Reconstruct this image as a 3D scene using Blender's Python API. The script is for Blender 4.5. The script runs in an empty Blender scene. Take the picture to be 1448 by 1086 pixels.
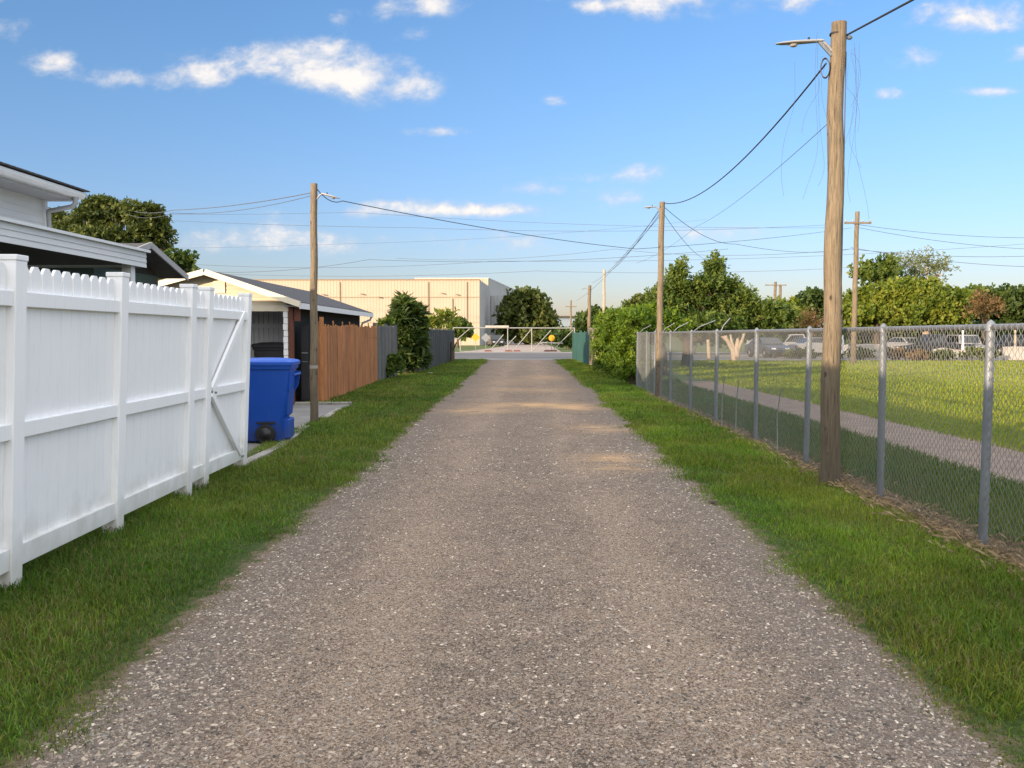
import bpy, math, random
import numpy as np
from mathutils import Vector, Matrix, Euler
R = math.radians
rng = np.random.default_rng(7)
random.seed(7)
SC = bpy.context.scene
COL = SC.collection

# ---------------------------------------------------------------- camera
CAMLOC = Vector((0, 0, 1.6)); FPX = 1250.0
cd = bpy.data.cameras.new('camera'); cd.sensor_width = 36; cd.lens = FPX / 1448 * 36
cd.clip_start = .05; cd.clip_end = 3000
cam = bpy.data.objects.new('camera', cd); COL.objects.link(cam)
cam.location = CAMLOC; cam.rotation_euler = (R(90 - 3.16), 0, R(.733))
SC.camera = cam
CM = Euler((R(90 - 3.16), 0, R(.733))).to_matrix()

def W(px, py, Y):
    """world point at depth Y seen at photo pixel (px, py)"""
    d = CM @ Vector(((px - 724) / FPX, -(py - 543) / FPX, -1))
    return CAMLOC + d * (Y / d.y)

# ---------------------------------------------------------------- light
SUN_EL, SUN_AZ = 9.3, 222.0      # azimuth clockwise from +Y: the sun stands behind and left of the camera
SC.view_settings.view_transform = 'Standard'; SC.view_settings.look = 'None'
SC.view_settings.gamma = 1; SC.view_settings.exposure = 1.72
sd = bpy.data.lights.new('sun', 'SUN'); sd.energy = 2.5; sd.angle = R(.5); sd.color = (1, .77, .56)
so = bpy.data.objects.new('sun', sd); COL.objects.link(so)
sv = Vector((math.sin(R(SUN_AZ)) * math.cos(R(SUN_EL)), math.cos(R(SUN_AZ)) * math.cos(R(SUN_EL)), math.sin(R(SUN_EL))))
so.rotation_euler = sv.to_track_quat('Z', 'Y').to_euler(); so.location = (-30, -30, 30)

class NT:
    def __init__(s, nt): s.nt = nt
    def n(s, t, **k):
        o = s.nt.nodes.new(t)
        for a, b in k.items(): setattr(o, a, b)
        return o
    def l(s, a, b): s.nt.links.new(a, b)
    def put(s, inp, v):
        if isinstance(v, bpy.types.NodeSocket): s.l(v, inp)
        else: inp.default_value = v
    def m(s, op, a, b=None, c=None, clamp=False):
        o = s.n('ShaderNodeMath', operation=op); o.use_clamp = clamp
        s.put(o.inputs[0], a)
        if b is not None: s.put(o.inputs[1], b)
        if c is not None: s.put(o.inputs[2], c)
        return o.outputs[0]
    def v(s, op, a, b=None):
        o = s.n('ShaderNodeVectorMath', operation=op); s.put(o.inputs[0], a)
        if b is not None: s.put(o.inputs[1], b)
        return o.outputs['Value'] if op in ('DOT_PRODUCT', 'LENGTH') else o.outputs[0]
    def noise(s, vec, scale, detail=4, rough=.55, dist=0, out=0):
        o = s.n('ShaderNodeTexNoise'); s.l(vec, o.inputs['Vector'])
        o.inputs['Scale'].default_value = scale; o.inputs['Detail'].default_value = detail
        o.inputs['Roughness'].default_value = rough; o.inputs['Distortion'].default_value = dist
        return o.outputs[out]
    def vor(s, vec, scale, out='Distance', feature='F1'):
        o = s.n('ShaderNodeTexVoronoi', feature=feature); s.l(vec, o.inputs['Vector']); o.inputs['Scale'].default_value = scale
        return o.outputs[out]
    def ss(s, x, a, b, lo=0., hi=1.):
        o = s.n('ShaderNodeMapRange', interpolation_type='SMOOTHSTEP'); s.put(o.inputs[0], x)
        for i, q in enumerate((a, b, lo, hi)): o.inputs[i + 1].default_value = q
        return o.outputs[0]
    def mix(s, f, a, b, bt='MIX'):
        o = s.n('ShaderNodeMix', data_type='RGBA', blend_type=bt); s.put(o.inputs[0], f)
        for i, q in ((6, a), (7, b)):
            if not isinstance(q, bpy.types.NodeSocket): q = (*q, 1) if len(q) == 3 else q
            s.put(o.inputs[i], q)
        return o.outputs[2]
    def scalev(s, vec, sc):
        return s.v('MULTIPLY', vec, sc)
    def blobs(s, vec, items):
        """sum of soft ellipses in the xy of vec: items = (x, y, rx, ry, weight)"""
        tot = None
        for x, y, a, b, w in items:
            q = s.v('MULTIPLY', s.v('SUBTRACT', vec, (x, y, 0)), (1 / a, 1 / b, 0))
            e = s.m('MULTIPLY', s.m('POWER', math.e, s.m('MULTIPLY', s.v('DOT_PRODUCT', q, q), -1)), w)
            tot = e if tot is None else s.m('ADD', tot, e)
        return tot

wd = bpy.data.worlds.new('World'); SC.world = wd; wd.use_nodes = True
wd.node_tree.nodes.clear(); w = NT(wd.node_tree)
sky = w.n('ShaderNodeTexSky', sky_type='NISHITA', sun_disc=False)
sky.sun_elevation = R(SUN_EL); sky.sun_rotation = R(SUN_AZ)
sky.air_density = 1.15; sky.dust_density = .6; sky.ozone_density = 3.5; sky.altitude = 0
tc = w.n('ShaderNodeTexCoord'); dirv = tc.outputs['Generated']
sx = w.n('ShaderNodeSeparateXYZ'); w.l(dirv, sx.inputs[0])
bg = w.n('ShaderNodeBackground'); w.l(w.mix(1., sky.outputs[0], w.mix(w.ss(sx.outputs[2], .0, .34), (1.03, .93, 1.24), (1.0, 1.05, 1.22)), 'MULTIPLY'), bg.inputs[0]); bg.inputs[1].default_value = .066
yy = w.m('MAXIMUM', sx.outputs[1], .02)
cx = w.n('ShaderNodeCombineXYZ'); w.l(w.m('DIVIDE', sx.outputs[0], yy), cx.inputs[0]); w.l(w.m('DIVIDE', sx.outputs[2], yy), cx.inputs[1])
uv = cx.outputs[0]
def cb(px, py, rx, ry, wt=1.): return ((px - 740) / FPX, (474 - py) / FPX, rx / FPX, ry / FPX, wt)
CL = [cb(285, 108, 55, 24, 1.0), cb(385, 95, 55, 24, .95), cb(455, 112, 40, 18, .7), cb(525, 118, 68, 28, 1.05), cb(595, 128, 34, 18, .7), cb(190, 117, 75, 13, .85), cb(85, 95, 40, 20, .9),
      cb(480, 76, 100, 20, .62), cb(605, 15, 50, 20, .9), cb(492, 26, 30, 20, .65), cb(545, 20, 14, 18, .5), cb(590, 55, 22, 10, .45), cb(20, 45, 34, 22, .75), cb(8, 8, 25, 10, .5),
      cb(920, 12, 95, 26, 1.0), cb(1120, 8, 55, 22, .85), cb(735, 8, 50, 8, .5), cb(830, 20, 40, 12, .5), cb(1370, 42, 75, 24, .9), cb(1290, 92, 34, 15, .85), cb(1435, 83, 34, 16, 1.0),
      cb(1320, 28, 60, 16, .45), cb(790, 148, 24, 10, .55), cb(620, 190, 50, 8, .62), cb(1385, 138, 50, 8, .6), cb(1245, 140, 26, 9, .65), cb(900, 245, 38, 13, .75), cb(765, 271, 66, 9, .75), cb(830, 256, 55, 9, .6),
      cb(670, 298, 120, 10, .72), cb(560, 288, 80, 8, .55), cb(875, 285, 40, 13, .6), cb(620, 345, 260, 20, .5), cb(330, 335, 120, 24, .45), cb(1000, 330, 200, 16, .4), cb(560, 302, 160, 9, .5)]
msk = w.blobs(uv, CL)
nz = w.noise(w.scalev(uv, (1, 1.6, 1)), 9.0, 8, .62, .35)
nz2 = w.noise(w.scalev(uv, (1, 1.5, 1)), 30.0, 5, .6, .2)
dens = w.m('ADD', w.m('MULTIPLY', msk, .85), w.m('ADD', w.m('MULTIPLY', w.m('SUBTRACT', nz, .5), 2.3), w.m('MULTIPLY', w.m('SUBTRACT', nz2, .5), 1.3)))
front = w.ss(sx.outputs[1], .1, .3)
cf = w.m('MULTIPLY', w.m('MULTIPLY', w.ss(dens, .12, 1.05), front), w.ss(msk, .03, .45))
# bright cloud added out of view, overhead and behind the camera, to lift the shade
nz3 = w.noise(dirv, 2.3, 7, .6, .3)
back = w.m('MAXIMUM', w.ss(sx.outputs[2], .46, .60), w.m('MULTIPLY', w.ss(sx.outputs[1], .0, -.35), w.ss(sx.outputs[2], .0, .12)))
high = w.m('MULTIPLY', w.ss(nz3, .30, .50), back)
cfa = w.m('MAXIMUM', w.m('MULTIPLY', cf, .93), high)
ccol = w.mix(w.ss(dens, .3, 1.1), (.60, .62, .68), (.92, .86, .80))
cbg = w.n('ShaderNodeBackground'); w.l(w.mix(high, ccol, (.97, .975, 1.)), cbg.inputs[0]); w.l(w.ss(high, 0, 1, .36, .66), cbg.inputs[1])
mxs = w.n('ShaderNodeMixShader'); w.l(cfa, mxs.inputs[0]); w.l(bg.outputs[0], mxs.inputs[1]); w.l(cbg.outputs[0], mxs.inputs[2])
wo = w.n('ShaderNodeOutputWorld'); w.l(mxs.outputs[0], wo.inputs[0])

# ---------------------------------------------------------------- materials
def mat(name, col, rough=.7, metal=0., var=.25, scale=6., bump=.0, bscale=60., stretch=(1, 1, 1), col2=None, spec=.3, fn=None):
    m = bpy.data.materials.new(name); m.use_nodes = True
    t = NT(m.node_tree); b = m.node_tree.nodes['Principled BSDF']
    co = t.n('ShaderNodeTexCoord').outputs['Object']; vs = t.scalev(co, stretch)
    c2 = col2 or tuple(c * .62 for c in col)
    f = t.ss(t.noise(vs, scale, 5), .32, .68)
    c = t.mix(t.m('MULTIPLY', f, var * 2 if not col2 else 1., clamp=True), col, c2)
    b.inputs['Roughness'].default_value = rough; b.inputs['Metallic'].default_value = metal
    b.inputs['Specular IOR Level'].default_value = spec
    if bump:
        bn = t.n('ShaderNodeBump'); bn.inputs['Strength'].default_value = min(1, bump); bn.inputs['Distance'].default_value = .01
        t.l(t.noise(vs, bscale, 4), bn.inputs['Height']); t.l(bn.outputs[0], b.inputs['Normal'])
    if fn: c = fn(t, co, c, b) or c
    t.put(b.inputs['Base Color'], c)
    return m

def leafmat(name, tint=(1, 1, 1), trans=.3, rough=.55):
    m = bpy.data.materials.new(name); m.use_nodes = True
    t = NT(m.node_tree); b = m.node_tree.nodes['Principled BSDF']
    a = t.n('ShaderNodeVertexColor', layer_name='Col').outputs[0]
    c = t.mix(1., a, tint, 'MULTIPLY')
    t.l(c, b.inputs['Base Color']); b.inputs['Roughness'].default_value = rough; b.inputs['Specular IOR Level'].default_value = .25
    tr = t.n('ShaderNodeBsdfTranslucent'); t.l(t.mix(1., c, (1.25, 1.3, .7), 'MULTIPLY'), tr.inputs[0])
    mx = t.n('ShaderNodeMixShader'); mx.inputs[0].default_value = trans
    t.l(b.outputs[0], mx.inputs[1]); t.l(tr.outputs[0], mx.inputs[2])
    t.l(mx.outputs[0], m.node_tree.nodes['Material Output'].inputs[0])
    return m

def vcolmat(name, rough=.85, spec=.2):
    m = bpy.data.materials.new(name); m.use_nodes = True
    t = NT(m.node_tree); b = m.node_tree.nodes['Principled BSDF']
    t.l(t.n('ShaderNodeVertexColor', layer_name='Col').outputs[0], b.inputs['Base Color'])
    b.inputs['Roughness'].default_value = rough; b.inputs['Specular IOR Level'].default_value = spec
    return m

def f_vinyl(t, co, c, b):
    z = t.n('ShaderNodeSeparateXYZ'); t.l(co, z.inputs[0])
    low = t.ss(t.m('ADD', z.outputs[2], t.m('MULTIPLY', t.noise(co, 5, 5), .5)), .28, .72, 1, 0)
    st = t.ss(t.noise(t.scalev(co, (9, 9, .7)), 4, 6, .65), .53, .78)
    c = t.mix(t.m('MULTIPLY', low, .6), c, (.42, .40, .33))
    return t.mix(t.m('MULTIPLY', st, .28), c, (.55, .54, .48))
def f_pole(t, co, c, b):
    g = t.noise(t.scalev(co, (14, 14, .7)), 5, 7, .7, .6)
    c = t.mix(t.ss(g, .34, .70), (.235, .183, .118), (.095, .077, .052))
    crack = t.ss(t.noise(t.scalev(co, (30, 30, .55)), 3, 4, .6), .60, .70)
    c = t.mix(t.m('MULTIPLY', crack, .8), c, (.045, .035, .025))
    k = t.ss(t.vor(t.scalev(co, (1, 1, .55)), 8), .10, .17, 1, 0)
    c = t.mix(t.m('MULTIPLY', k, .85), c, (.04, .03, .02))
    z = t.n('ShaderNodeSeparateXYZ'); t.l(co, z.inputs[0])
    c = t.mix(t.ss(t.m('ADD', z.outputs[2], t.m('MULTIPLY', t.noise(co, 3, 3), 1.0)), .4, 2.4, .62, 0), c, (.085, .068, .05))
    bn = t.n('ShaderNodeBump'); bn.inputs['Strength'].default_value = .8; bn.inputs['Distance'].default_value = .012
    t.l(t.m('SUBTRACT', g, t.m('MULTIPLY', crack, .8)), bn.inputs['Height']); t.l(bn.outputs[0], b.inputs['Normal'])
    return c
def f_board(dark, light, grain=1.0):
    def f(t, co, c, b):
        bd = t.n('ShaderNodeVertexColor', layer_name='Col').outputs[0]
        g = t.noise(t.scalev(co, (25, 25, 1.2)), 3, 6, .65, .4)
        c = t.mix(t.ss(g, .3, .72), light, dark)
        st = t.ss(t.noise(t.scalev(co, (1, 1, .5)), 1.6, 5, .6), .48, .72)
        c = t.mix(t.m('MULTIPLY', st, .45), c, tuple(x * .45 for x in dark))
        return t.mix(1., c, bd, 'MULTIPLY')
    return f
def f_shingle(t, co, c, b):
    br = t.n('ShaderNodeTexBrick'); br.inputs['Scale'].default_value = 4.
    br.inputs['Color1'].default_value = (.05, .05, .055, 1); br.inputs['Color2'].default_value = (.085, .08, .08, 1); br.inputs['Mortar'].default_value = (.025, .025, .025, 1)
    br.inputs['Mortar Size'].default_value = .012
    t.l(co, br.inputs['Vector'])
    return t.mix(t.m('MULTIPLY', t.noise(co, 30, 4), .5), br.outputs[0], (.10, .095, .09))

M = {}
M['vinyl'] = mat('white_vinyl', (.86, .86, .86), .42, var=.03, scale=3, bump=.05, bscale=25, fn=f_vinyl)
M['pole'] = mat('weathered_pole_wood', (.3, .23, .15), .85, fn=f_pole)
M['galv'] = mat('galvanised_steel', (.22, .24, .26), .55, .5, var=.3, scale=14, bump=.15, bscale=120, stretch=(1, 1, .3))
M['wire'] = mat('fence_wire', (.20, .205, .20), .65, .0, var=.2, scale=20)
M['siding'] = mat('grey_white_siding', (.60, .60, .59), .6, var=.10, scale=2.2, stretch=(.5, .5, 3))
M['trim'] = mat('painted_trim', (.68, .68, .68), .5, var=.08)
M['soffit'] = mat('soffit_board', (.34, .34, .34), .7, var=.1)
M['shingle'] = mat('roof_shingles', (.06, .06, .06), .9, fn=f_shingle)
M['flatroof'] = mat('flat_roof_sheet', (.45, .45, .46), .7, var=.2, scale=2)
M['cream'] = mat('cream_siding', (.60, .52, .37), .6, var=.10, scale=2.5, stretch=(.5, .5, 3))
M['cream_trim'] = mat('cream_trim', (.68, .61, .47), .55, var=.08)
M['dark'] = mat('dark_wall_and_shade', (.035, .033, .03), .9, var=.3)  # dark walls; under the carport the colour stands in for shade
M['greygreen'] = mat('dark_green_siding', (.06, .09, .075), .8, var=.2)
M['black'] = mat('black_plastic', (.018, .018, .02), .45, var=.2, spec=.4)
def f_bin(t, co, c, b):
    sc = t.ss(t.noise(t.scalev(co, (3, 3, .5)), 7, 6, .7), .56, .74); z = t.n('ShaderNodeSeparateXYZ'); t.l(co, z.inputs[0])
    c = t.mix(t.m('MULTIPLY', sc, .22), c, (.06, .13, .36))
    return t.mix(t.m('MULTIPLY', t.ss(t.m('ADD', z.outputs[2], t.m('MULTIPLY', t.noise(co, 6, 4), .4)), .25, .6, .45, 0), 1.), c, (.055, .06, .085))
M['blue'] = mat('blue_plastic', (.005, .062, .36), .45, var=.10, scale=4, bump=.08, bscale=90, spec=.35, fn=f_bin)
M['bluelid'] = mat('blue_plastic_lid', (.02, .10, .50), .45, var=.12, scale=5, bump=.08, bscale=70, spec=.35)
M['brown_post'] = mat('red_brown_paint', (.13, .05, .03), .8, var=.25)
M['cedar'] = mat('cedar_boards', (.3, .15, .08), .85, fn=f_board((.25, .10, .036), (.47, .20, .078)))
M['greyboard'] = mat('weathered_boards', (.14, .14, .14), .9, fn=f_board((.075, .078, .078), (.17, .17, .165)))
M['darkboard'] = mat('dark_weathered_boards', (.06, .06, .06), .9, fn=f_board((.032, .036, .038), (.075, .080, .078)))
M['greenboard'] = mat('green_painted_boards', (.04, .16, .12), .8, fn=f_board((.022, .075, .066), (.04, .115, .098)))
M['tanboard'] = mat('tan_boards', (.36, .27, .18), .9, fn=f_board((.22, .17, .12), (.42, .33, .24)))
M['concrete'] = mat('concrete', (.205, .195, .185), .9, var=.3, scale=1.6, bump=.2, bscale=40)
M['kerb'] = mat('kerb_concrete', (.30, .28, .25), .9, var=.25, scale=3, bump=.2, bscale=50)
M['asphalt'] = mat('street_asphalt', (.115, .112, .11), .9, var=.2, scale=.5)
M['pinkconc'] = mat('driveway_concrete', (.34, .27, .225), .9, var=.18, scale=.2)
M['barrier'] = mat('gate_galvanised', (.29, .29, .275), .5, .2, var=.2)
M['rust'] = mat('rusty_steel', (.17, .065, .045), .9, var=.3, scale=12)
M['yellow'] = mat('yellow_sign', (.60, .28, .015), .5, var=.05)
M['white'] = mat('white_paint', (.78, .78, .76), .5, var=.1)
M['cable'] = mat('cable_rubber', (.025, .025, .028), .7, var=.1)
M['farcable'] = mat('aluminium_cable', (.10, .11, .13), .7, var=.1)
M['lamp'] = mat('lamp_housing', (.33, .33, .33), .45, .3, var=.15, scale=9)
M['lens'] = mat('lamp_lens', (.30, .29, .26), .3, var=.1)
M['bark'] = mat('bark', (.10, .075, .05), .95, var=.3, scale=6, bump=.6, bscale=18, stretch=(1, 1, .3))
M['palebark'] = mat('pale_bark', (.42, .33, .24), .9, var=.3, scale=5)
M['tyre'] = mat('tyre_rubber', (.02, .02, .02), .85, var=.2)
M['glass'] = mat('car_glass', (.02, .025, .03), .12, var=.0, spec=.6)
M['chrome'] = mat('bare_metal', (.5, .5, .5), .3, .9, var=.1)
M['carblack'] = mat('black_car_paint', (.02, .022, .027), .3, var=.05, spec=.5)
M['carwhite'] = mat('white_car_paint', (.24, .24, .24), .35, var=.05, spec=.5)
M['carblue'] = mat('dark_blue_car_paint', (.03, .04, .06), .3, var=.05, spec=.5)
M['lightlens'] = mat('headlight_glass', (.6, .6, .6), .2, var=.02)
M['palewall'] = mat('pale_broken_concrete', (.40, .37, .33), .9, var=.3, scale=1.2)
def f_wh(t, co, c, b):
    st = t.ss(t.noise(t.scalev(co, (.35, .35, .03)), 3, 5, .6), .45, .75)
    return t.mix(t.m('MULTIPLY', st, .14), c, (.30, .20, .12))
M['wh'] = mat('tan_metal_siding', (.43, .35, .265), .6, var=.06, scale=.3, fn=f_wh)
M['wh_trim'] = mat('brown_metal_trim', (.25, .17, .10), .6, var=.1)
M['whgrey'] = mat('grey_metal_siding', (.36, .365, .365), .6, var=.10, scale=.3)
M['whcream'] = mat('cream_metal_siding', (.44, .36, .26), .6, var=.06, scale=.3)
M['leaf'] = leafmat('tree_leaves')
M['hedge'] = leafmat('hedge_leaves', trans=.35)
M['grass'] = leafmat('grass_blades', trans=.35, rough=.6)
M['stone'] = vcolmat('loose_stones')
M['straw'] = vcolmat('dry_straw')

# ---------------------------------------------------------------- object helpers
def tag(o, label=None, cat=None, group=None, kind=None):
    if label: o['label'] = label
    if cat: o['category'] = cat
    if group: o['group'] = group
    if kind: o['kind'] = kind
    return o
def empty(name, loc, label, cat, group=None):
    o = bpy.data.objects.new(name, None); COL.objects.link(o); o.location = loc; o.empty_display_size = .2
    return tag(o, label, cat, group)
def rootloc(p):
    while p.parent: p = p.parent
    return np.array(p.location)
def bulk(name, V, F, m, parent=None, cols=None, smooth=False):
    """one mesh object from arrays; F is an (n,k) array"""
    V = np.asarray(V, dtype=np.float64)
    if parent is not None: off = rootloc(parent)
    else: off = np.array([V[:, 0].mean(), V[:, 1].mean(), V[:, 2].min()])
    V = V - off
    me = bpy.data.meshes.new(name); F = np.asarray(F, dtype=np.int32); n, k = F.shape
    me.vertices.add(len(V)); me.vertices.foreach_set('co', V.astype(np.float32).ravel())
    me.loops.add(n * k); me.loops.foreach_set('vertex_index', F.ravel())
    me.polygons.add(n); me.polygons.foreach_set('loop_start', np.arange(0, n * k, k, dtype=np.int32))
    if smooth: me.polygons.foreach_set('use_smooth', np.ones(n, dtype=bool))
    me.update(calc_edges=True)
    if cols is not None:
        ca = me.color_attributes.new('Col', 'FLOAT_COLOR', 'POINT')
        c4 = np.ones((len(V), 4), dtype=np.float32); c4[:, :3] = cols; ca.data.foreach_set('color', c4.ravel())
    me.materials.append(m)
    o = bpy.data.objects.new(name, me); COL.objects.link(o)
    if parent is not None: o.parent = parent
    else: o.location = off
    return o

class MB:
    def __init__(s): s.v = []; s.f = []; s.c = []; s.cur = (1, 1, 1); s.sm = []
    def _add(s, vs, fs, smooth=False):
        n = len(s.v); s.v += [tuple(v) for v in vs]; s.f += [[i + n for i in f] for f in fs]; s.c += [s.cur] * len(vs); s.sm += [smooth] * len(fs)
    def box(s, x0, x1, y0, y1, z0, z1, mtx=None):
        vs = [Vector((x, y, z)) for z in (z0, z1) for x, y in ((x0, y0), (x1, y0), (x1, y1), (x0, y1))]
        if mtx is not None: vs = [mtx @ v for v in vs]
        s._add(vs, [(3, 2, 1, 0), (4, 5, 6, 7), (0, 1, 5, 4), (1, 2, 6, 5), (2, 3, 7, 6), (3, 0, 4, 7)]); return s
    def beam(s, a, b, wd, ht, up=(0, 0, 1)):
        a = Vector(a); b = Vector(b); d = (b - a).normalized(); u = Vector(up)
        sd = d.cross(u)
        if sd.length < 1e-4: sd = Vector((1, 0, 0))
        sd.normalize(); u = sd.cross(d)
        vs = []
        for p in (a, b):
            for i, j in ((-1, -1), (1, -1), (1, 1), (-1, 1)): vs.append(p + sd * (i * wd / 2) + u * (j * ht / 2))
        s._add(vs, [(3, 2, 1, 0), (4, 5, 6, 7), (0, 1, 5, 4), (1, 2, 6, 5), (2, 3, 7, 6), (3, 0, 4, 7)]); return s
    def tube(s, pts, r, k=8, caps=True):
        pts = [Vector(p) for p in pts]; n = len(pts); rs = r if isinstance(r, (list, tuple)) else [r] * n
        vs = []; fs = []; ref = None
        for i, p in enumerate(pts):
            d = (pts[min(i + 1, n - 1)] - pts[max(i - 1, 0)]).normalized()
            if ref is None: ref = Vector((1, 0, 0)) if abs(d.x) < .8 else Vector((0, 1, 0))
            sd = d.cross(ref).normalized(); u = sd.cross(d).normalized(); ref = u
            for j in range(k):
                a = 2 * math.pi * j / k; vs.append(p + sd * math.cos(a) * rs[i] + u * math.sin(a) * rs[i])
        for i in range(n - 1):
            for j in range(k): fs.append((i * k + j, i * k + (j + 1) % k, (i + 1) * k + (j + 1) % k, (i + 1) * k + j))
        s._add(vs, fs, True)
        if caps: s._add([vs[j] for j in range(k)], [tuple(range(k))]); s._add([vs[(n - 1) * k + j] for j in range(k)], [tuple(range(k - 1, -1, -1))])
        return s
    def prism(s, poly, d, close=True):
        """poly: list of 3-D points, extruded by vector d"""
        n = len(poly); d = Vector(d); a = [Vector(p) for p in poly]
        s._add(a + [p + d for p in a], [tuple(range(n - 1, -1, -1)), tuple(range(n, 2 * n))] + [(i, (i + 1) % n, n + (i + 1) % n, n + i) for i in range(n)]); return s
    def quad(s, *p): s._add(p, [tuple(range(len(p)))]); return s
    def lathe(s, c, axis, prof, k=20):
        c = Vector(c); ax = Vector(axis).normalized(); q = Vector((0, 0, 1)) if abs(ax.z) < .9 else Vector((1, 0, 0))
        e1 = ax.cross(q).normalized(); e2 = ax.cross(e1); vs = []; fs = []
        for h, r in prof:
            for j in range(k):
                a = 2 * math.pi * j / k; vs.append(c + ax * h + (e1 * math.cos(a) + e2 * math.sin(a)) * r)
        for i in range(len(prof) - 1):
            for j in range(k): fs.append((i * k + j, i * k + (j + 1) % k, (i + 1) * k + (j + 1) % k, (i + 1) * k + j))
        s._add(vs, fs, True); s._add(vs[:k], [tuple(range(k))]); s._add(vs[-k:], [tuple(range(k - 1, -1, -1))]); return s
    def build(s, name, m, parent=None, bevel=0, col=False):
        V = np.array(s.v)
        off = rootloc(parent) if parent is not None else np.array([(V[:, 0].min() + V[:, 0].max()) / 2, (V[:, 1].min() + V[:, 1].max()) / 2, V[:, 2].min()])
        me = bpy.data.meshes.new(name); me.from_pydata([tuple(v) for v in V - off], [], s.f)
        me.polygons.foreach_set('use_smooth', s.sm)
        if col:
            ca = me.color_attributes.new('Col', 'FLOAT_COLOR', 'POINT')
            c4 = np.ones((len(V), 4), dtype=np.float32); c4[:, :3] = np.array(s.c); ca.data.foreach_set('color', c4.ravel())
        me.update(); me.materials.append(m)
        o = bpy.data.objects.new(name, me); COL.objects.link(o)
        if parent is not None: o.parent = parent
        else: o.location = off
        if bevel:
            b = o.modifiers.new('bevel', 'BEVEL'); b.width = bevel; b.segments = 2; b.limit_method = 'ANGLE'; b.angle_limit = R(35)
        return o
def copy_tree(o, parent=None):
    c = o.copy(); COL.objects.link(c)
    if parent is not None: c.parent = parent
    for ch in list(o.children): copy_tree(ch, c)
    return c
def siding(mb, a, b, z0, z1, nrm, pitch=.11, proud=.009):
    """horizontal lap boards on the wall from a to b (xy), leaning out along nrm"""
    n = max(1, round((z1 - z0) / pitch)); h = (z1 - z0) / n; nx, ny = nrm
    for i in range(n):
        zb = z0 + i * h; zt = zb + h
        p = [(a[0] + nx * proud, a[1] + ny * proud, zb), (b[0] + nx * proud, b[1] + ny * proud, zb), (b[0], b[1], zt), (a[0], a[1], zt)]
        mb.quad(*p)
        mb.quad((a[0], a[1], zb), (b[0], b[1], zb), p[1], p[0])

# ---------------------------------------------------------------- ground, alley, street
def vnoise(x, y, sc, seed=0):
    r = np.random.default_rng(seed); g = r.random((128, 128)); x = x * sc + 40.3; y = y * sc + 17.7
    xi = np.floor(x).astype(int); yi = np.floor(y).astype(int); fx = x - xi; fy = y - yi; fx = fx * fx * (3 - 2 * fx); fy = fy * fy * (3 - 2 * fy)
    q = lambda i, j: g[i % 128, j % 128]
    return (q(xi, yi) * (1 - fx) + q(xi + 1, yi) * fx) * (1 - fy) + (q(xi, yi + 1) * (1 - fx) + q(xi + 1, yi + 1) * fx) * fy
def fbm(x, y, sc, seed=0): return (vnoise(x, y, sc, seed) + .5 * vnoise(x, y, sc * 2.1, seed + 1) + .25 * vnoise(x, y, sc * 4.3, seed + 2)) / 1.75
def xl(y): return -1.76 - .009 * y          # left and right edge of the gravel
def xr(y): return 1.70 + .010 * np.minimum(y, 30)
def wob(y, s):
    y = np.asarray(y, float); z = np.zeros_like(y) + s * 7.3
    return .22 * (vnoise(y, z, .45, 31) - .5) + .10 * (vnoise(y, z, 1.9, 32) - .5) + .08 * (vnoise(y, z, 5.1, 33) - .5) + .05 * (vnoise(y, z, 13., 34) - .5)

def f_ground(t, co, c, b):
    n1 = t.noise(co, .25, 4); n2 = t.noise(co, 9, 6, .7)
    c = t.mix(t.ss(n1, .35, .65), (.075, .115, .022), (.105, .12, .03))
    c = t.mix(t.ss(n2, .40, .70), c, (.045, .062, .016))
    bn = t.n('ShaderNodeBump'); bn.inputs['Strength'].default_value = .6; bn.inputs['Distance'].default_value = .03
    t.l(n2, bn.inputs['Height']); t.l(bn.outputs[0], b.inputs['Normal'])
    return c
mg = mat('lawn_ground', (.08, .1, .03), .95, fn=f_ground)
def sheet(name, pts, z, m, n=None):
    mb = MB(); mb.quad(*[(x, y, z) for x, y in pts]); return tag(mb.build(name, m), kind='structure')
sheet('ground', [(-900, -60), (900, -60), (900, 1800), (-900, 1800)], -.004, mg)

def strip(name, ys, fl, fr, z, m, nx=24, hz=None):
    V = []; F = []; n = len(ys)
    for y in ys:
        a, b_ = fl(y), fr(y)
        for i in range(nx + 1):
            x = a + (b_ - a) * i / nx; V.append((x, y, z + (hz(x, y, i / nx) if hz else 0)))
    for j in range(n - 1):
        for i in range(nx): k = j * (nx + 1) + i; F.append((k, k + 1, k + nx + 2, k + nx + 1))
    return tag(bulk(name, np.array(V), np.array(F), m, smooth=True), kind='structure')

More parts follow.
